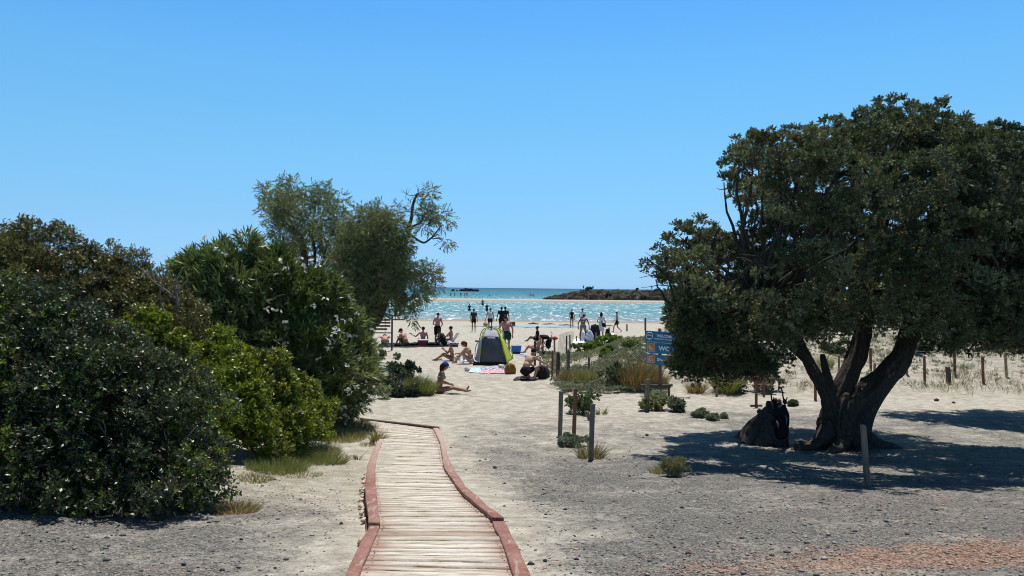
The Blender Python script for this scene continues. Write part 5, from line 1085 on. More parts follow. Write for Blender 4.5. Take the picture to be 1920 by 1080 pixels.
# ---------------------------------------------------------------- beach things
def cloth(name, label, pts, m, up=.015, cat='towel', amp=.02, n=14, group=None):
    """a crumpled sheet lying on the sand, corners given as photo pixels"""
    c = [G(x, y) for x, y in pts]; b = sum(c) / 4; V = []
    for j in range(n):
        for i in range(n):
            u, v = i / (n - 1), j / (n - 1); p = (c[0] * (1 - u) + c[1] * u) * (1 - v) + (c[3] * (1 - u) + c[2] * u) * v
            x, y = p[0] + .03 * float(vnoise(u * 5, v * 5, 3)), p[1] + .05 * float(vnoise(u * 4 + 5, v * 5, 4)); V.append((x - b[0], y - b[1], hz(x, y) - b[2] + up + amp * abs(float(vnoise(u * 6 + b[0], v * 6, 9)))))
    i = (np.arange(n - 1)[:, None] * n + np.arange(n - 1)[None]).ravel(); o = mesh_np(name, np.array(V), np.stack([i, i + 1, i + n + 1, i + n], 1), m, smooth=True); o.location = b
    s = o.modifiers.new('s', 'SOLIDIFY'); s.thickness = .008; tag(o, label, cat, group); return o
def cmat(name, c, scale=None, c2=None, wave=None):
    if c2 is None: return simple(name, c, .85, .12, 5, .15, .15)
    t = NT(name); w = t.n('ShaderNodeTexWave'); w.inputs['Scale'].default_value = wave or 3; w.inputs['Distortion'].default_value = 2.0; w.bands_direction = 'DIAGONAL'; t.l(t.obj(), w.inputs['Vector'])
    t.base(t.ramp(w.outputs[0], [(.45, c), (.55, c2)])); t.rough(.85, .15); return t.m
cloth('beach_towel', 'pink and white patterned beach towel in front of the tent', [(900, 702), (955, 700), (948, 693), (903, 694)], cmat('pink_towel', (.55, .10, .16), c2=(.60, .55, .55), wave=2.2))
cloth('beach_towel', 'blue grey striped towel behind the pink one, in front of the tent', [(898, 694), (950, 692), (944, 688), (900, 689)], cmat('blue_towel', (.10, .15, .28), c2=(.55, .58, .62), wave=2.6))
cloth('beach_towel', 'pale turquoise and pink towel at the left end of the towels by the tent', [(878, 699), (903, 700), (900, 690), (885, 690)], cmat('turquoise_towel', (.25, .50, .50), c2=(.66, .62, .62), wave=2.0))
cloth('beach_towel', 'light blue towel under the woman leaning forward beside the tent', [(862, 679), (892, 678), (888, 668), (868, 669)], cmat('lightblue_towel', (.22, .36, .50), c2=(.6, .62, .62), wave=1.6))
cloth('beach_mat', 'black mat under the seated group at the left', [(715, 651), (860, 651), (855, 644), (722, 644)], cmat('black_mat', (.015, .016, .02)), cat='mat')
cloth('beach_mat', 'dark mat under the kneeling man', [(962, 714), (1010, 712), (1008, 706), (968, 707)], cmat('dark_mat', (.03, .03, .035)), cat='mat')
cloth('beach_towel', 'white towel spread on the sand behind the dune corner', [(1072, 645), (1096, 645), (1094, 637), (1078, 637)], cmat('white_towel', (.75, .76, .78)), amp=.10)
cloth('beach_towel', 'white towel lying beyond the dune near the walking man', [(1143, 629), (1153, 629), (1152, 626), (1144, 626)], cmat('white_towel_plain', (.75, .76, .76)), amp=.05)
cloth('beach_towel', 'blue cloth on the sand below the blue crate', [(960, 666), (990, 667), (986, 661), (962, 661)], cmat('blue_cloth', (.12, .2, .36), c2=(.5, .55, .6), wave=1.5))
def lump(name, label, cat, px, py, wpx, hpx, m, seed=0, n=5, dep=.5, loc=None, group=None, parts=None):
    b = G(px, py); k = b[1] / F; g = Geo(); r = np.random.default_rng(seed); w = wpx * k; h = hpx * k
    for q in range(n):
        x = (r.random() - .5) * w * .5; g.ball((x, (r.random() - .5) * w * .3, h * (.3 + .25 * r.random())), (w * .30, w * .28 * dep * 2, h * .42), 3, .35, q + seed)
    t = empty(name, b, label=label, cat=cat, group=group); g.make('body', m, t)
    return t, b, k
def backpack(label, px, py, wpx, hpx, m, rz=0, strapm=None, name='backpack', lift=0, rr=None, base=None, cat='backpack'):
    b = (G(px, py) if base is None else base).copy(); k = b[1] / F; b[2] += lift; w = wpx * k; h = hpx * k; t = empty(name, b, rz, label=label, cat=cat)
    g = Geo(); bm = bmesh.new(); bmesh.ops.create_cube(bm, size=1); bmesh.ops.subdivide_edges(bm, edges=bm.edges, cuts=5, use_grid_fill=True); V = np.array([v.co for v in bm.verts]); Fc = [[v.index for v in f.verts] for f in bm.faces]; bm.free()
    n = np.linalg.norm(V, axis=1, keepdims=True); S_ = V / n * .56; V = V * .62 + S_ * .38; V[:, 0] *= 1 - .55 * np.clip(V[:, 2] + .05, 0, 1); V[:, 1] *= 1 - .4 * np.clip(V[:, 2], 0, 1); V = V * np.array([w, w * .6, h]) * 1.05 + np.array([0, 0, h * .5]); V += .02 * w * fbm(V[:, 0] * 12, V[:, 2] * 12, 2, 3)[:, None]
    g.add(V, Fc); g.make('body', m, t)
    g = Geo(); g.ball((0, w * .30, h * .30), (w * .34, w * .12, h * .22), 3, .15, 2); g.make('pocket', m, t)
    for s in (-1, 1):
        g = Geo(); g.tube([(s * w * .2, -w * .28, h * .88), (s * w * .26, -w * .45, h * .6), (s * w * .24, -w * .38, h * .25), (s * w * .2, -w * .3, h * .1)], [.014] * 4, seg=6, samples=12); g.make('strap', strapm or m, t)
    g = Geo(); g.tube([(-w * .1, -w * .1, h * .98), (0, -w * .1, h * 1.08), (w * .1, -w * .1, h * .98)], [.01] * 3, seg=6, samples=8); g.make('handle', strapm or m, t)
    return t
MUST = simple('mustard_canvas', (.24, .13, .025), .85, .3, 7); DGRN = simple('dark_grey_canvas', (.025, .03, .03), .85, .3, 7)
backpack('mustard brown backpack standing beside the towels in front of the tent', 956.5, 701, 20, 19, MUST, .4)
backpack('large black backpack the kneeling man is reaching for', 1017, 711, 25, 25, DGRN, -.5)
backpack('small dark backpack standing on the sand beyond the dune stake', 1139, 631, 8, 14, BLACKM, .3)
backpack('large black bag heaped beside the bent person behind the dune', 1115, 637, 18, 28, BLACKM, .7, cat='bag')
lump('bag', 'white cloth bag at the left end of the towels before the tent', 'bag', 877, 696, 12, 9, cmat('white_cloth', (.60, .60, .62)), 3)
lump('bag', 'pale cloth bundle between the tent and the mustard backpack', 'bag', 940, 691, 14, 9, cmat('pale_cloth', (.55, .54, .56)), 8)
lump('bag', 'black bag with white parts under the blue crate', 'bag', 968, 664, 18, 7, BLACKM, 12)
lump('bag', 'dark bag between the two men seated left on the mat', 'bag', 774, 648, 22, 7, BLACKM, 15)
lump('bag', 'dark bag lying right of the red cooler', 'bag', 812, 648, 22, 7, BLACKM, 19)
lump('bag', 'clear plastic bag with yellow things by the woman in the white hat', 'bag', 848, 677, 10, 6, cmat('yellow_bits', (.45, .40, .18)), 23)
lump('bag', 'white plastic bag between the two women beside the tent', 'bag', 858, 675, 11, 8, cmat('white_plastic', (.62, .66, .66)), 27)
lump('bag', 'bulging pale blue and white bag beside the bent person behind the dune', 'bag', 1104, 640, 20, 24, cmat('pale_blue_bag', (.42, .46, .56), c2=(.68, .70, .74), wave=2.5), 33, 6)
lump('bag', 'white beach bag hanging in front of the bent person behind the dune', 'bag', 1091, 640, 12, 22, cmat('white_bag', (.66, .67, .70)), 37, 5)
lump('bag', 'dark bundle at the feet of the pink skinned sunbather', 'bag', 745, 649, 16, 6, BLACKM, 41)
lump('shoes', 'pair of dark shoes lying by the right end of the black mat', 'shoes', 856, 646, 8, 3, BLACKM, 44)
lump('bag', 'small dark bag standing right of the black stroller', 'bag', 1030, 667, 7, 6, DGRN, 47)
def cooler():
    b = G(793, 648); k = b[1] / F; t = empty('cooler_box', b, .15, label='red cooler box with white lid beside the standing man', cat='cooler')
    g = Geo(); g.box((0, 0, 4.2 * k), (19 * k, 11 * k, 8.4 * k)); g.make('body', simple('red_plastic', (.36, .02, .03), .45, .1, 3), t, False, .015)
    g = Geo(); g.box((0, 0, 10.0 * k), (20.5 * k, 12 * k, 2.8 * k)); g.make('lid', simple('white_plastic_lid', (.62, .62, .63), .45, .05, 3), t, False, .015)
    for s in (-1, 1):
        g = Geo(); g.tube([(s * 9.6 * k, -3 * k, 6 * k), (s * 11.2 * k, -3 * k, 5 * k), (s * 11.2 * k, 3 * k, 5 * k), (s * 9.6 * k, 3 * k, 6 * k)], [.008] * 4, seg=6); g.make('handle', simple('white_plastic_handle', (.6, .6, .6), .45), t)
cooler()
def crate():
    b = G(968, 660); k = b[1] / F; t = empty('blue_crate', b, label='bright blue open crate on the sand right of the tent', cat='crate')
    g = Geo(); V = []
    for (w, h) in ((8 * k, 0), (9.6 * k, 11 * k)):
        for x, y in ((-1, -.6), (1, -.6), (1, .6), (-1, .6)): V.append((x * w, y * w, h))
    V2 = [(x * .93, y * .93, z if z > 0 else .02) for x, y, z in V]
    g.add(V + V2, [(0, 1, 5, 4), (1, 2, 6, 5), (2, 3, 7, 6), (3, 0, 4, 7), (3, 2, 1, 0), (8, 12, 13, 9), (9, 13, 14, 10), (10, 14, 15, 11), (11, 15, 12, 8), (8, 9, 10, 11), (4, 5, 13, 12), (5, 6, 14, 13), (6, 7, 15, 14), (7, 4, 12, 15)])
    g.make('body', simple('blue_plastic', (.01, .16, .62), .4, .1, 3), t, False)
    g = Geo(); g.tube([(-9.8 * k, -6 * k, 11 * k), (9.8 * k, -6 * k, 11 * k), (9.8 * k, 6 * k, 11 * k), (-9.8 * k, 6 * k, 11 * k), (-9.8 * k, -6 * k, 11 * k)], [.012] * 5, seg=6); g.make('rim', simple('blue_rim', (.01, .14, .55), .4), t)
crate()
def tent():
    b = G(924, 685); k = b[1] / F; t = empty('beach_tent', b, label='dark grey pop up beach tent with lime green edges standing on the sand', cat='tent'); D = 1.5
    def l(px, py, y=0): p = at(px, py, b[1]) - b; return np.array([p[0], y, p[2]])
    def sheet(nm, c, m, nu=10, nv=12, bulge=.0, wr=.012, par=t, by=(0, -1, 0)):
        V = []
        for j in range(nv):
            for i in range(nu):
                u, v = i / (nu - 1), j / (nv - 1); p = (c[0] * (1 - u) + c[1] * u) * (1 - v) + (c[3] * (1 - u) + c[2] * u) * v
                V.append(p + np.array(by) * (bulge * math.sin(math.pi * u) * math.sin(math.pi * v) + wr * float(vnoise(u * 5, v * 4 + c[0][0] * 3, 5))))
        i = (np.arange(nv - 1)[:, None] * nu + np.arange(nu - 1)[None]).ravel(); o = mesh_np(nm, np.array(V), np.stack([i, i + 1, i + nu + 1, i + nu], 1), m, par, smooth=True); s = o.modifiers.new('s', 'SOLIDIFY'); s.thickness = .006; return o
    DG = simple('dark_grey_nylon', (.075, .088, .105), .6, .15, 3, .3, .15); LG = simple('light_grey_nylon', (.28, .30, .33), .6, .12, 3, .3, .15); TG = simple('teal_grey_nylon', (.20, .30, .30), .6, .12, 3); LM = simple('lime_nylon', (.42, .52, .04), .6, .12, 4); BK = simple('black_skirt', (.01, .011, .013), .8, .2, 3)
    f0, f1 = l(899, 680), l(950, 681); g0, g1 = l(904, 632, .25), l(938, 633, .25); h0, h1 = l(909, 619, .62), l(931, 619, .62)
    sheet('back_panel', [f0, f1, g1, g0], DG, bulge=.06); sheet('top_panel', [g0, g1, h1, h0], LG, bulge=.03)
    e0, e1 = l(889, 678, .7), l(962, 677, .9); r0, r1 = l(885, 676, D), l(955, 676, D)
    i0 = l(897, 640, .75); i1 = l(945, 640, .75)
    sheet('side_panel', [e0, f0, g0, i0], LG, bulge=.03); sheet('side_panel', [f1, e1, i1, g1], LM, bulge=.03)
    sheet('roof_panel', [i0, g0, h0, l(907, 622, .8)], TG, wr=.01); sheet('roof_panel', [g1, i1, l(933, 622, .8), h1], LM, wr=.01)
    sheet('floor', [l(899, 682, .05), l(950, 682, .05), r1 + np.array([0, 0, -.0]), r0], BK, wr=.0)
    sheet('skirt', [l(886, 685, -.02), l(951, 685, -.05), f1 + np.array([0, -.03, .03]), l(888, 678, -.02)], BK, wr=.03)
    def pole(pts, m, r=.018):
        g = Geo(); g.tube(pts, [r] * len(pts), seg=8, samples=24); g.make('pole', m, t)
    pole([f1 + np.array([.03, 0, 0]), l(944, 655, .1), g1, l(936, 624, .4), h1, l(920, 615.5, .65)], LM, .026); pole([f0, l(901, 655, .1), g0, l(905, 624, .4), h0, l(920, 615.5, .65)], LM, .016)
    pole([e1, l(957, 655, .85), i1, l(943, 625, .8), l(932, 617, .75), l(920, 615.5, .65)], LM, .022); pole([e0, l(890, 655, .75), i0, l(901, 625, .75), l(909, 617, .7), l(920, 615.5, .65)], BK, .014)
    g = Geo(); g.ball(l(920, 616, .65), (.07, .07, .04), 2); g.make('hub', BK, t)
    g = Geo(); g.ball(l(904, 627, .72), (.05, .04, .05), 2, .2); g.make('vent_knob', BK, t); g = Geo(); g.ball(l(892, 642, .75), (.08, .05, .035), 2, .3); g.make('side_toggle', BK, t)
    g = Geo(); g.tube([l(922, 633, .2), l(922, 645, .16), l(922, 660, .05)], [.008] * 3, seg=5); g.make('zip', BK, t)
tent()
def beach_chair(label, px, py, rz, m, sc=1.0):
    b = G(px, py); t = empty('beach_chair', b, rz, label=label, cat='chair')
    FR = simple('white_tube', (.6, .6, .6), .4, .05, 3)
    def q(*a): return np.array(a) * sc
    for s in (-1, 1):
        g = Geo(); g.tube([q(s * .26, .28, .02), q(s * .26, -.02, .24), q(s * .26, -.34, .72)], [.012] * 3, seg=6, samples=12); g.tube([q(s * .26, -.30, .02), q(s * .26, .05, .22), q(s * .26, .26, .27)], [.012] * 3, seg=6); g.make('side_frame', FR, t)
    def sh(nm, c):
        V = []; n = 8
        for j in range(n):
            for i in range(n):
                u, v = i / 7, j / 7; p = (c[0] * (1 - u) + c[1] * u) * (1 - v) + (c[3] * (1 - u) + c[2] * u) * v; V.append(p - np.array([0, 0, .03 * math.sin(math.pi * u)]))
        i = (np.arange(n - 1)[:, None] * n + np.arange(n - 1)[None]).ravel(); o = mesh_np(nm, np.array(V), np.stack([i, i + 1, i + n + 1, i + n], 1), m, t, smooth=True); s = o.modifiers.new('s', 'SOLIDIFY'); s.thickness = .01
    sh('seat', [q(-.25, .27, .26), q(.25, .27, .26), q(.25, -.03, .21), q(-.25, -.03, .21)]); sh('backrest', [q(-.25, -.03, .22), q(.25, -.03, .22), q(.25, -.34, .72), q(-.25, -.34, .72)])
    return b
beach_chair('white low beach chair with the two people beside the standing man', 848, 648, R(75), cmat('white_canvas', (.62, .62, .60)))
beach_chair('beige low beach chair in front of the black stroller', 1009, 668, R(80), cmat('beige_canvas', (.36, .31, .24)))
def stroller():
    b = G(1026, 667); k = b[1] / F; t = empty('baby_stroller', b, label='black baby stroller loaded with bags behind the rope fence posts', cat='stroller')
    def l(px, py, dd=0): return at(px, py, b[1] + dd) - b
    g = Geo()
    for dd in (-.2, .2): g.tube([l(1018, 664, dd), l(1027, 648, dd), l(1034, 630, dd), l(1035, 624, dd), l(1032, 622, dd)], [.013] * 5, seg=6, samples=16); g.tube([l(1034, 664, dd), l(1024, 648, dd), l(1016, 636, dd)], [.013] * 3, seg=6); g.tube([l(1018, 650, dd), l(1033, 650, dd)], [.010] * 2, seg=6)
    g.make('frame', METB, t)
    g = Geo(); g.ball(l(1028, 645), (5.5 * k, .22, 9 * k), 3, .25, 2); g.ball(l(1031, 638), (4 * k, .22, 6 * k), 3, .2, 5); g.make('seat', BLACKM, t)
    g = Geo(); g.ball(l(1021, 632), (9 * k, .24, 4.5 * k), 3, .3, 3); g.make('hood', BLACKM, t)
    for px in (1018, 1034):
        for dd in (-.22, .22):
            g = Geo(); c = l(px, 664, dd); c[2] = .09; g.tube([c + np.array([.08 * math.cos(a), 0, .08 * math.sin(a)]) for a in np.linspace(0, 6.283, 15)], [.014] * 15, seg=6); g.tube([c - np.array([0, .012, 0]), c + np.array([0, .012, 0])], [.06, .06], seg=10); g.make('wheel', METB, t)
stroller()
def cap_on_post():
    b = G(1040, 665); z = at(1040, 634, b[1]); t = empty('sun_hat', z, label='pink and red hat hung on top of a post of the rope fence', cat='hat'); k = b[1] / F
    g = Geo(); g.ball((0, 0, .0), (6 * k, .13, 3.4 * k), 3, .3, 4); g.make('crown', simple('red_cotton', (.30, .035, .05), .85, .3, 6), t)
    g = Geo(); g.ball((-4 * k, 0, .02), (3 * k, .10, 3.6 * k), 3, .3, 7); g.make('lining', simple('pink_cotton', (.55, .40, .40), .85, .2, 6), t)
cap_on_post()
g = Geo(); g.tube([(-.32, 0, .05), (0, .02, .07), (.32, -.02, .05)], [.04, .05, .03], seg=8, samples=12, rough=.3); o = g.make('driftwood', WDK, None); o.location = G(1142, 612); o.scale = (1.2, 1, 1); tag(o, 'dark piece of driftwood on the beach between the bag carrier and the walking man', 'driftwood')
# ---------------------------------------------------------------- people
def skin_mat(name, c):
    t = simple(name, c, .55, .10, 6, .35, .05); t.node_tree.nodes['Principled BSDF'].inputs['Subsurface Weight'].default_value = 0.0; return t
SK = dict(fair=skin_mat('fair_skin', (.46, .27, .20)), tan=skin_mat('tanned_skin', (.30, .155, .10)), pink=skin_mat('sunburnt_skin', (.50, .22, .18)), dark=skin_mat('brown_skin', (.13, .065, .042)))
CM = {}
def cm(name, c):
    if name not in CM: CM[name] = simple(name, c, .85, .15, 9, .15, .1)
    return CM[name]
BLK = lambda: cm('black_cloth', (.012, .012, .015)); HAIRD = cm('dark_hair', (.018, .013, .010)); HAIRR = cm('auburn_hair', (.13, .045, .02)); HAIRB = cm('brown_hair', (.05, .028, .016))

def remeshed(g, voxel, smooth=3):
    me = bpy.data.meshes.new('tmp'); me.from_pydata([tuple(v) for v in np.vstack(g.V)], [], g.F); o = bpy.data.objects.new('tmp', me); COL.objects.link(o)
    m = o.modifiers.new('r', 'REMESH'); m.mode = 'VOXEL'; m.voxel_size = voxel; s = o.modifiers.new('s', 'SMOOTH'); s.iterations = smooth; s.factor = .5
    dg = bpy.context.evaluated_depsgraph_get(); ev = o.evaluated_get(dg); m2 = ev.to_mesh()
    V = np.zeros(len(m2.vertices) * 3); m2.vertices.foreach_get('co', V); Fc = [tuple(p.vertices) for p in m2.polygons]; ev.to_mesh_clear(); bpy.data.objects.remove(o); bpy.data.meshes.remove(me)
    return V.reshape(-1, 3), Fc
def v3(*a): return np.array(a, float)
def frame_of(up, fwd=(0, 1, 0)):
    up = nrm(np.array([up]))[0]; f = np.array(fwd, float); f = f - up * f.dot(up); f = nrm(f[None])[0]; r = np.cross(f, up); return np.stack([r, f, up], 1)   # columns: right, forward, up

def person(label, px, py, top, rz, pose, skin='tan', hair=HAIRD, hairlen=0, wear=(), cap=None, cat='person', vox=.017, scale=None, base=None, woman=False, fix=None, group=None):
    b = G(px, py) if base is None else base
    P = dict(pose); pel = P['pelvis']; U = P['up']; T = frame_of(U); Rr, Ff, Uu = T[:, 0], T[:, 1], T[:, 2]
    bend = P.get('bend', 0)                                     # upper back bends further forward
    U2 = nrm((Uu + Ff * bend)[None])[0]; T2 = frame_of(U2); F2, U2 = T2[:, 1], T2[:, 2]
    waist = pel + Uu * .17; chest = waist + U2 * .20; neck = chest + U2 * .16 - F2 * .01
    hd = nrm(np.array([P.get('head', U2)]))[0]; head = neck + U2 * .035 + hd * .125 + F2 * .02; hf = P.get('look', F2 + U2 * -.0)
    hf = np.array(hf, float); hf = hf - hd * hf.dot(hd); hf = nrm(hf[None])[0]; hr = np.cross(hf, hd)
    sw = .175 if not woman else .155; hw = .095
    sh = {s: chest + U2 * .125 + T2[:, 0] * s * sw for s in (-1, 1)}; hip = {s: pel + T[:, 0] * s * hw - Uu * .02 for s in (-1, 1)}
    def capsule(g, a, b_, ra, rb, n=5):
        g.tube([a + (b_ - a) * i / n for i in range(n + 1)], [ra + (rb - ra) * i / n for i in range(n + 1)], seg=12); g.ball(a, (ra,) * 3, 2); g.ball(b_, (rb,) * 3, 2)
    def oball(g, c, r, M):                                       # oriented ellipsoid
        bm = bmesh.new(); bmesh.ops.create_icosphere(bm, subdivisions=3, radius=1); V = np.array([v.co for v in bm.verts]); Fc = [[v.index for v in f.verts] for f in bm.faces]; bm.free()
        g.add((V * np.array(r)) @ M.T + c, Fc)
    def torso(g, e=0, neckon=True, low=True):
        w = 1.0 if not woman else .93
        if low: oball(g, pel + Uu * .02, (.155 + e, .11 + e, .12 + e), T)
        oball(g, waist, (.135 * w + e, .098 + e, .13 + e), T); oball(g, chest, (.16 * w + e, .108 + e, .17 + e), T2); oball(g, chest + U2 * .10, (.165 * w + e, .085 + e, .07 + e), T2)
        if woman:
            for s in (-1, 1): oball(g, chest + F2 * .085 + T2[:, 0] * s * .07 + U2 * .0, (.055 + e, .05 + e, .055 + e), T2)
    g = Geo(); torso(g); capsule(g, neck - U2 * .03, neck + (head - neck) * .5, .056, .050)
    HM = np.stack([hr, hf, hd], 1)
    oball(g, head + hd * .02, (.073, .092, .095), HM); oball(g, head - hd * .055 + hf * .02, (.052, .062, .058), HM); oball(g, head - hd * .01 + hf * .094, (.012, .020, .020), HM)
    for s in (-1, 1): oball(g, head + hr * s * .076 - hf * .01, (.010, .020, .030), HM)
    for s in (-1, 1):
        kn, an, to = P['legs'][0 if s < 0 else 1]; kn, an, to = map(np.array, (kn, an, to))
        capsule(g, hip[s], hip[s] + (kn - hip[s]) * .5, .088, .072); capsule(g, hip[s] + (kn - hip[s]) * .5, kn, .072, .050); mid = kn + (an - kn) * .3; capsule(g, kn, mid, .050, .054); capsule(g, mid, an, .054, .032)
        hl = an + (an - to) * .22; hl[2] = min(hl[2], max(an[2] - .03, .03)) if P.get('feetflat', True) else hl[2]; capsule(g, an, hl, .034, .034); capsule(g, hl, to, .034, .026); capsule(g, an, (an + to) / 2, .034, .032)
        el, wr = P['arms'][0 if s < 0 else 1]; el, wr = np.array(el), np.array(wr)
        oball(g, sh[s], (.055,) * 3, T2); capsule(g, sh[s], el, .048, .038); m2 = el + (wr - el) * .3; capsule(g, el, m2, .037, .038); capsule(g, m2, wr, .038, .024)
        hdv = nrm((wr - el)[None])[0]; palm = wr + hdv * .05; capsule(g, wr, palm + hdv * .02, .024, .030)
    V, Fc = remeshed(g, vox); gb = Geo(); gb.add(V, Fc)
    for s in (-1, 1):                                            # five separate slightly curled fingers per hand
        el, wr = map(np.array, P['arms'][0 if s < 0 else 1]); hdv = nrm((wr - el)[None])[0]; palm = wr + hdv * .055; side = nrm(np.cross(hdv, v3(.2, .9, .35))[None])[0]; down = np.cross(side, hdv)
        if down[2] > 0: down = -down
        for q, ln in enumerate((.062, .075, .080, .072)):
            a = palm + side * (q - 1.5) * .017 + hdv * .025; gb.tube([a, a + hdv * ln * .5, a + hdv * ln * .85 + down * ln * .3, a + hdv * ln * .95 + down * ln * .55], [.009, .0085, .008, .006], seg=6)
        a = palm - side * .03 - hdv * .02; gb.tube([a, a - side * .025 + hdv * .03, a - side * .03 + hdv * .06 + down * .01], [.011, .010, .008], seg=6)
    zmax = (head + hd * .12)[2]
    sc = scale if scale else float(np.clip((py - top) * b[1] / F / zmax, .86, 1.12)) if top else 1.0
    t = empty('person', b, rz, label=label, cat=cat, group=group); t.scale = (sc,) * 3
    gb.make('body', SK[skin], t)
    # hair follows the skull, leaves the face free
    g = Geo(); oball(g, head + hd * .035 - hf * .018, (.083, .092, .088), HM)
    if hairlen > .05:
        e_ = head - hf * .09; Z_ = v3(0, 0, -1); pts = [head - hf * .05 + hd * .04, e_ - hd * .04, e_ - hf * .015 + Z_ * hairlen * .55 - hd * .03, e_ - F2 * .01 + Z_ * hairlen * 1.0 - hd * .05]; g.tube(pts, [.060, .058, .050, .020], seg=12, samples=14); 
        for s in (-1, 1): g.tube([head + hr * s * .06 + hd * .03, head + hr * s * .070 - hd * .05 - hf * .02, head + hr * s * .06 - hd * .13 - hf * .05], [.03, .032, .022], seg=8, samples=8)
    if hairlen == -1: oball(g, head + hd * .09 - hf * .08, (.035,) * 3, HM)      # bun
    Vh, Fh = remeshed(g, .016, 2); gh = Geo(); gh.add(Vh, Fh); gh.make('hair', hair, t)
    # face: eyes and mouth
    g = Geo()
    for s in (-1, 1): oball(g, head + hr * s * .030 + hf * .083 + hd * .012, (.011, .007, .006), HM)
    g.make('eyes', cm('dark_eyes', (.01, .008, .007)), t); g = Geo(); oball(g, head + hf * .078 - hd * .055, (.022, .006, .006), HM); g.make('mouth', cm('lips', (.28, .09, .07)), t)
    for w in wear:
        kind, m = w[0], w[1]; g = Geo()
        if kind in ('shorts', 'long_shorts'):
            f = .48 if kind == 'shorts' else .8
            oball(g, pel + Uu * .03, (.172, .127, .125), T); oball(g, pel - Uu * .05, (.165, .12, .07), T)
            for s in (-1, 1):
                kn = np.array(P['legs'][0 if s < 0 else 1][0]); capsule(g, hip[s], hip[s] + (kn - hip[s]) * f, .103, .088)
            V, Fc = remeshed(g, vox, 2); kn = 'shorts'
        elif kind in ('shirt', 'top'):
            torso(g, .009, low=(kind == 'shirt'))
            if kind == 'shirt':
                for s in (-1, 1): el = np.array(P['arms'][0 if s < 0 else 1][0]); oball(g, sh[s], (.060,) * 3, T2); capsule(g, sh[s], sh[s] + (el - sh[s]) * .62, .053, .046)
            V, Fc = remeshed(g, vox, 2); kn = kind
        elif kind == 'swimsuit':
            torso(g, .010)
            for s in (-1, 1): g.tube([sh[s] * .6 + chest * .4 + F2 * .09 + U2 * .02, sh[s] * .65 + chest * .35 + U2 * .10, sh[s] * .5 + chest * .5 - F2 * .10], [.02] * 3, seg=8, samples=8)
            V, Fc = remeshed(g, vox, 2); kn = 'swimsuit'
        elif kind == 'bikini':
            oball(g, pel - Uu * .01, (.166, .122, .075), T); V, Fc = remeshed(g, vox, 2); kn = 'bikini_bottom'; g2 = Geo()
            for s in (-1, 1): oball(g2, chest + F2 * .092 + T2[:, 0] * s * .07, (.060, .052, .055), T2)
            th = np.linspace(0, 6.283, 21); g2.tube([chest + T2[:, 0] * .158 * math.cos(a) + F2 * .112 * math.sin(a) for a in th], [.011] * 21, seg=6); g2.make('bikini_top', m, t)
        elif kind == 'skirt':
            g.tube([pel + Uu * .10, pel, pel - Uu * .2, pel - Uu * .42], [.15, .175, .20, .22], seg=20, rough=.06, samples=12); V, Fc = np.vstack(g.V), g.F; kn = 'skirt'
        g = Geo(); g.add(V, Fc); g.make(kn, m, t)
    if cap:
        m, brim, style = cap; g = Geo(); bm = bmesh.new(); bmesh.ops.create_icosphere(bm, subdivisions=3, radius=1); V = np.array([v.co for v in bm.verts]); Fc = [[v.index for v in f.verts] for f in bm.faces]; bm.free()
        keep = V[:, 2] > -.12; V2 = V * np.array((.096, .108, .098)); V2[:, 2] = np.maximum(V2[:, 2], -.01); V2 = V2 @ HM.T + head + hd * .045 - hf * .01; g.add(V2, Fc); o = g.make('cap' if style == 'cap' else 'hat', m, t); g = Geo()
        n = 24; V = []; 
        for i in range(n):
            a = 2 * math.pi * i / n; c, s_ = math.cos(a), math.sin(a)
            if style == 'cap': r = .10 + (brim if s_ > .35 else 0) * min(1, max(0, (s_ - .35) / .3)); drop = .02 * (r - .1) / max(brim, .01)
            else: r = .10 + brim; drop = .025
            for rr, dz in ((.092, 0), (r, -drop), (r, -drop - .006), (.092, -.006)): V.append(head + hd * (.050 + dz) + hr * c * rr * .92 + hf * (s_ * rr - .01))
        Fc = [(4 * i + q, 4 * i + (q + 1) % 4, 4 * ((i + 1) % n) + (q + 1) % 4, 4 * ((i + 1) % n) + q) for i in range(n) for q in range(4)]
        g.add(np.array(V), Fc); g.make('brim', m, o)
    return t, b, sc, dict(chest=chest, F2=F2, U2=U2, R=T2[:, 0], head=head)

def stand(lean=0, l=(0, 0), r=(0, 0), la=None, ra=None, head=None, wide=.10, bend=0):
    la = la or [(-.25, -.03, 1.13), (-.27, .06, .90)]; ra = ra or [(.25, -.03, 1.13), (.27, .06, .90)]
    p = dict(pelvis=v3(0, 0, .94), up=v3(0, lean, 1), bend=bend, legs=[((-wide, .03 + l[0] * .5, .50), (-wide - .01, l[0] - .02, .08), (-wide - .04, l[0] + .15, .03)), ((wide, .03 + r[0] * .5, .50), (wide + .01, r[0] - .02, .08), (wide + .04, r[0] + .15, .03))], arms=[la, ra])
    if head is not None: p['head'] = np.array(head, float)
    return p
def walk(st=.28, a=.2):
    return dict(pelvis=v3(0, 0, .91), up=v3(0, .06, 1), legs=[((-.09, .24, .52), (-.09, st, .10), (-.10, st + .16, .06)), ((.09, .02, .49), (.09, -st - .05, .16), (.10, -st + .06, .04))], arms=[[(-.24, -.10, 1.13), (-.25, -a + .03, .91)], [(.24, .08, 1.13), (.25, a + .12, .95)]], feetflat=False)
def sit_back(kneez=.40, kx=.36, ax=.56, lean=.15, arms=None, bend=.3, head=None, wide=.12):
    p = dict(pelvis=v3(0, 0, .13), up=v3(0, lean, 1), bend=bend, legs=[((-wide, kx, kneez), (-wide * .9, ax, .08), (-wide, ax + .16, .04)), ((wide, kx, kneez), (wide * .9, ax, .08), (wide, ax + .16, .04))],
             arms=arms or [[(-.24, .22, .42), (-.12, .42, .44)], [(.24, .22, .42), (.12, .42, .44)]])
    if head is not None: p['head'] = np.array(head, float)
    return p
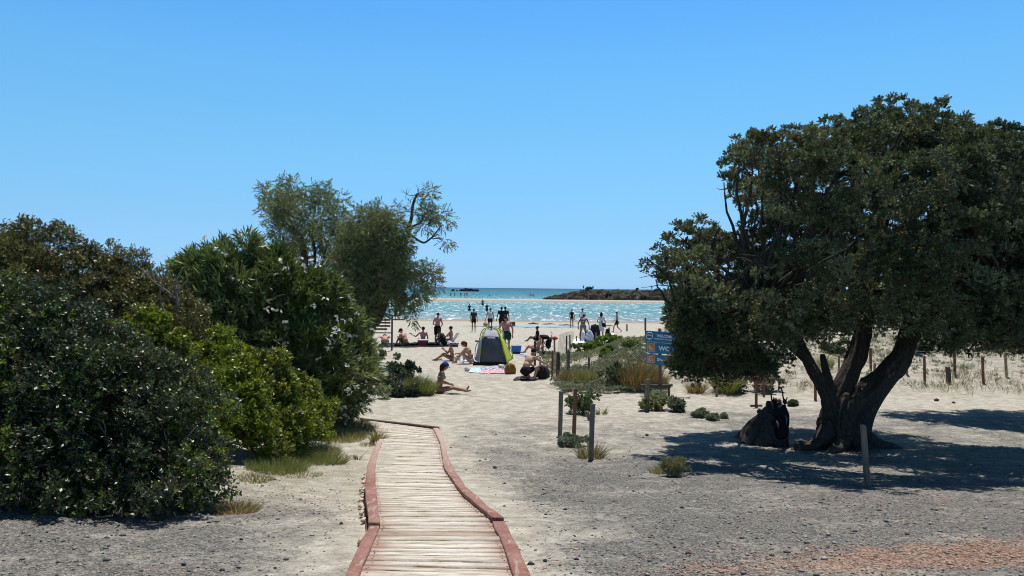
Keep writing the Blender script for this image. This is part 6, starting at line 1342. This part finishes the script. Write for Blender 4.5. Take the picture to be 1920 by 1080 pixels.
LEFT, RIGHT, AWAY, TOWARD = R(90), R(-90), 0.0, R(180)

# --- the near beach
person('bare backed young man in black shorts standing with head bent by the red cooler', 820, 647, 587, R(-8), stand(0, la=[(-.26, .06, 1.12), (-.14, .24, 1.08)], ra=[(.26, .04, 1.12), (.18, .26, 1.05)], head=(0, .45, 1), bend=.1), 'pink', HAIRD, 0, [('long_shorts', BLK())])
person('seated man in a dark cap with bare hunched shoulders leaning on his knees', 761, 649, 617, R(55), sit_back(bend=.5), 'pink', HAIRD, 0, [('long_shorts', cm('olive_cloth', (.10, .09, .03)))], (BLK(), .07, 'cap'))
person('seated sunburnt person in a cap raising the left arm beside the cooler', 793, 646, 613, R(20), sit_back(.3, .40, .66, -.05, [[(-.34, .22, .42), (-.52, .34, .52)], [(.26, .02, .38), (.30, .12, .12)]], .0), 'pink', HAIRD, 0, [('shorts', BLK())], (BLK(), .07, 'cap'))
person('sunbather with a broad pink back bent over behind the post of the slatted board', 722, 649, 622, R(12), sit_back(.36, .34, .5, .5, None, .9, (0, 1, .15)), 'pink', HAIRD, 0, [('shorts', cm('dark_green_cloth', (.02, .05, .04)))])
person('person with dark hair sitting forward beside the low white chair', 835, 648, 617, R(60), sit_back(.34, .36, .56, .35, None, .4, (0, .5, 1)), 'dark', HAIRD, 0, [('top', BLK()), ('shorts', BLK())])
bb = G(845, 648); bb[2] += .12
person('person in a cap sitting in the low white beach chair', 845, 648, 0, R(75), sit_back(.30, .42, .62, -.12, [[(-.24, .18, .40), (-.14, .40, .36)], [(.24, .18, .40), (.14, .40, .36)]], .15), 'tan', HAIRD, 0, [('shorts', cm('grey_cloth', (.2, .2, .2)))], (BLK(), .07, 'cap'), base=bb, scale=1.0)
person('woman in a white sun hat sitting with long legs stretched left, looking down', 848, 677, 640, LEFT, dict(pelvis=v3(0, 0, .13), up=v3(0, .05, 1), bend=.15, head=v3(0, .35, 1), legs=[((-.10, .42, .28), (-.10, .80, .07), (-.12, .93, .05)), ((.10, .40, .34), (.08, .74, .08), (.08, .88, .05))], arms=[[(-.20, .20, .36), (-.08, .36, .50)], [(.20, .22, .36), (.06, .38, .52)]]), 'tan', HAIRB, 0, [('bikini', cm('white_swimwear', (.5, .48, .42)))], (cm('white_cotton', (.72, .72, .70)), .045, 'hat'), woman=True, vox=.015)
person('woman with loose reddish hair leaning forward beside the tent', 883, 682, 642, R(80), dict(pelvis=v3(0, 0, .13), up=v3(0, .12, 1), bend=.35, head=v3(0, .9, .8), legs=[((-.14, .34, .40), (-.14, .56, .08), (-.15, .70, .04)), ((.16, .30, .30), (.02, .30, .08), (-.10, .30, .06))], arms=[[(-.20, .34, .40), (-.08, .52, .38)], [(.20, .34, .36), (.05, .50, .28)]]), 'fair', HAIRR, .25, [('bikini', cm('white_swimwear', (.5, .48, .42)))], None, woman=True, vox=.015)
person('woman in a blue cap with long dark hair sitting by the grassy mound', 823, 737, 680, R(-82), dict(pelvis=v3(0, 0, .11), up=v3(0, .10, 1), bend=.12, head=v3(0, .5, 1), legs=[((-.09, .42, .13), (-.08, .82, .06), (-.10, .88, .17)), ((.09, .42, .15), (.10, .80, .06), (.12, .92, .08))], arms=[[(-.20, .08, .34), (-.08, .32, .26)], [(.20, .08, .34), (.08, .32, .26)]], feetflat=False), 'tan', HAIRB, .34, [('bikini', cm('white_swimwear', (.5, .48, .42)))], (cm('blue_cap_cloth', (.015, .06, .22)), .085, 'cap'), woman=True, vox=.012, scale=.98)
person('bare backed dark haired man kneeling and reaching to the right for a black backpack', 985, 713, 657, R(-42), dict(pelvis=v3(0, 0, .30), up=v3(0, .28, 1), bend=.45, head=v3(.1, .6, 1), legs=[((-.15, .36, .07), (-.12, -.04, .10), (-.12, -.16, .05)), ((.17, .40, .42), (.15, .26, .08), (.16, .42, .04))], arms=[[(-.18, .36, .50), (-.02, .52, .38)], [(.30, .50, .56), (.34, .74, .44)]], feetflat=False), 'fair', HAIRD, 0, [('shorts', BLK())], vox=.012, scale=1.06)
person('bare chested person in dark green shorts leaning left behind the tent', 950, 667, 598, R(15), stand(.10, la=[(-.30, .20, 1.15), (-.20, .42, 1.05)], head=(-.2, .3, 1), bend=.2), 'pink', HAIRB, 0, [('shorts', cm('dark_green_cloth', (.02, .05, .04)))], scale=1.08)
# tattoo-like pale patch and towel are left as skin; the tide line people follow
pb = []
t, b, sc, J = person('man in black shorts with a black shirt and backpack standing left of the tent top', 888, 622, 579, R(0), stand(), 'tan', HAIRD, 0, [('shirt', BLK()), ('shorts', BLK())])
pb.append(('black backpack on the back of the man left of the tent top', b, sc, 0, DGRN))
t, b, sc, J = person('person with a white backpack holding a straw hat directly above the tent', 919, 621, 578, R(0), stand(la=[(-.28, -.03, 1.13), (-.36, .02, .88)]), 'tan', HAIRD, 0, [('shirt', cm('grey_shirt', (.22, .23, .25))), ('shorts', BLK())])
pb.append(('white backpack on the back of the person above the tent', b, sc, 0, cmat('white_canvas_pack', (.60, .60, .60))))
k = b[1] / F; g = Geo(); g.ball((0, 0, 0), (.10, .10, .07), 2); g.tube([(0, 0, -.01), (0, 0, -.03)], [.18, .19], seg=18); o = g.make('straw_hat', simple('straw', (.36, .27, .15), .9, .2, 12), None); o.location = at(910.5, 607.5, b[1]); o.rotation_euler = (R(60), R(20), 0); tag(o, 'straw hat held low in the left hand of the person with the white backpack', 'hat')
person('man in black, left of the pair standing close together right of the tent', 940, 624, 575, R(-4), stand(la=[(-.28, .0, 1.13), (-.32, .08, .92)]), 'dark', HAIRD, 0, [('shirt', BLK()), ('shorts', BLK())])
person('man in black, right of the pair standing close together right of the tent', 947, 623, 574, R(6), stand(), 'dark', HAIRD, 0, [('shirt', cm('charcoal_cloth', (.02, .02, .025))), ('shorts', BLK())])
person('slim dark figure walking at the water edge left of the man with the black backpack', 880, 591, 570, R(10), walk(.12, .1), 'dark', HAIRD, 0, [('shirt', BLK()), ('shorts', BLK())], vox=.03)
def wader(label, px, ywater, top, rz, pose, deep, **kw):       # stands in the water: the feet are below the surface
    r = ray(px, ywater); d = -CZ / r[2]; b = np.array([r[0] * d, d, -deep]); sc = ((ywater - top) * d / F + deep) / 1.74
    return person(label, px, ywater, 0, rz, pose, base=b, scale=float(np.clip(sc, .8, 1.15)), vox=.03, **kw)
wader('farther of the two bathers wading out above the tent', 905, 575, 561, R(20), stand(la=[(-.3, .05, 1.12), (-.42, .1, .9)]), .45, skin='dark', wear=[('shorts', BLK())])
wader('nearer of the two bathers wading out, arm held out to the right', 913, 585.5, 569, R(-10), stand(ra=[(.38, .05, 1.25), (.55, .1, 1.12)]), .45, skin='dark', wear=[('top', BLK()), ('shorts', BLK())])
person('woman in a black top standing at the water edge beyond the tamarisk', 748, 592, 564, R(5), stand(ra=[(.26, .06, 1.5), (.3, .1, 1.75)]), 'tan', HAIRD, 0, [('top', BLK())], woman=True, vox=.03)
person('person striding at the water edge half hidden by hanging tamarisk twigs', 775, 592, 566, R(-60), walk(.25), 'dark', HAIRD, 0, [('shorts', BLK())], vox=.03)
wader('swimmer with only head and shoulders out of the water left of the standing woman', 741.5, 583, 578.5, 0, stand(), 1.30, skin='dark')
# --- right group
person('woman in a black swimsuit standing on the beach, leftmost of the right hand group', 1072, 615, 580, R(170), stand(), 'tan', HAIRD, 0, [('swimsuit', BLK())], woman=True, vox=.02)
person('person in a white shirt standing behind the brown bent person', 1092, 618, 578, R(0), stand(la=[(-.26, .08, 1.12), (-.12, .22, 1.05)], ra=[(.26, .08, 1.12), (.12, .22, 1.05)]), 'tan', HAIRD, 0, [('shirt', cm('white_shirt', (.55, .56, .60))), ('shorts', cm('blue_grey_cloth', (.12, .14, .18)))], vox=.02)
person('broad brown shouldered person bending over bags behind the dune', 1093, 640, 589, R(-12), stand(.30, la=[(-.34, .25, 1.10), (-.34, .40, .86)], ra=[(.32, .25, 1.10), (.34, .40, .84)], bend=.35, head=(0, .6, 1), wide=.16), 'dark', HAIRD, 0, [('shorts', cm('grey_shorts', (.16, .15, .15)))], scale=1.0)
person('woman in a white dress carrying a dark shoulder bag behind the dune', 1127, 636, 585, R(-10), stand(la=[(-.26, .05, 1.12), (-.15, .22, 1.02)]), 'tan', HAIRD, .18, [('shirt', cm('white_dress_cloth', (.60, .60, .64))), ('skirt', cm('white_dress_cloth', (.60, .60, .64)))], woman=True, vox=.02)
b = G(1127, 636); g = Geo(); g.ball((0, 0, 0), (.17, .08, .14), 3, .2, 3); t = empty('shoulder_bag', at(1131.5, 609.5, b[1] - .12), label='dark shoulder bag hanging at the hip of the woman in the white dress', cat='bag'); g.make('body', BLK(), t); g = Geo(); g.tube([(-.12, 0, .10), (-.14, .05, .42), (-.2, .10, .60)], [.012] * 3, seg=6, samples=8); g.make('strap', BLK(), t)
person('lean man in dark shorts walking right of the others with arms bent', 1157, 624, 585, R(62), walk(.30, .25), 'tan', HAIRD, 0, [('shorts', BLK())], vox=.02)
bb = G(1008, 650); bb[2] += .1
person('boy in a black shirt sitting upright behind the stroller, looking left', 1008, 650, 0, R(80), sit_back(.30, .40, .62, .0, [[(-.22, .08, .36), (-.14, .30, .24)], [(.22, .08, .36), (.14, .30, .24)]], .05), 'dark', HAIRD, 0, [('shirt', BLK()), ('shorts', BLK())], base=at(1008, 641, bb[1]), scale=.92)
bb = G(1007, 668); bb[2] += .13
person('person lounging in the beige beach chair, only bent legs showing behind the posts', 1007, 668, 0, R(82), sit_back(.36, .40, .60, -.25, [[(-.26, .1, .40), (-.16, .32, .32)], [(.26, .1, .40), (.16, .32, .32)]], .0), 'pink', HAIRD, 0, [('shorts', cm('grey_shorts', (.16, .15, .15)))], base=bb, scale=.95)
for lb, b, sc, rz, m in pb:
    bp = b.copy(); bp[1] -= .16 * sc; bp[2] += 1.0 * sc; k = F / b[1]; backpack(lb, 0, 0, .32 * sc * k, .46 * sc * k, m, rz, base=bp)
# --- far bathers: tiny, near the sandbar and beyond
fp = stand(); far = None
def bather(label, px, yb, h, rz=0, skin='dark', deep=0., wear=None, group=None, d=None, woman=False):
    r = ray(px, yb)
    if d is None:
        d = -CZ / r[2]; z = -deep
    else: z = CZ + r[2] * d
    b = np.array([r[0] * d, d, z]); return person(label, px, yb, 0, rz, fp, skin, wear=wear or [('shorts', BLK())], base=b, scale=float(np.clip(h * d / F / 1.72, .85, 1.25)), vox=.045, group=group, woman=woman)
bather('broadest of the far bathers under the black reef, leftmost of five', 845, 557.5, 8.5, 0, 'tan', wear=[('shirt', cm('olive_shirt', (.08, .07, .05))), ('shorts', BLK())], d=236)
bather('second far bather from the left under the black reef', 852.5, 557.5, 9, 0, d=236)
bather('far bather in dark blue standing alone in the middle under the reef', 864, 557.5, 9.5, 0, wear=[('shirt', cm('navy_cloth', (.01, .02, .05))), ('shorts', BLK())], d=236)
bather('shorter of the two far bathers close together under the reef', 871.5, 557.5, 8, 0, d=236)
bather('taller of the two far bathers close together under the reef', 875.5, 557.5, 10, 0, d=236)
wader('lone swimmer with only the head out of the far sea', 917.5, 555, 552, 0, fp, 1.35, skin='dark')
bather('left of the two far figures near the dark tip of the rocky spit', 994, 558.5, 7.5, 0, d=238)
bather('right of the two far figures near the dark tip of the rocky spit', 999.5, 558.5, 8, 0, d=238)
bather('pale walker on the sandbar below the round bush of the rocky spit', 1104, 562.3, 8, R(60), 'fair', d=230, wear=[('shirt', cm('sand_shirt', (.30, .26, .22))), ('shorts', cm('grey_cloth', (.2, .2, .2)))])
bather('pale walker on the sandbar farther right, before the rocks', 1182.5, 565, 9.5, R(-60), 'fair', d=205, wear=[('shirt', cm('sand_shirt', (.30, .26, .22))), ('shorts', BLK())])
bather('figure standing on the rocky spit left of the round bush', 1094, 543, 7.5, 0, d=248)
bather('figure standing on the rocky spit right of the round bush', 1112, 543.5, 7, 0, d=248)
bather('figure standing on the rocky spit near the twigs of the tree', 1222, 544.5, 9, 0, d=248)
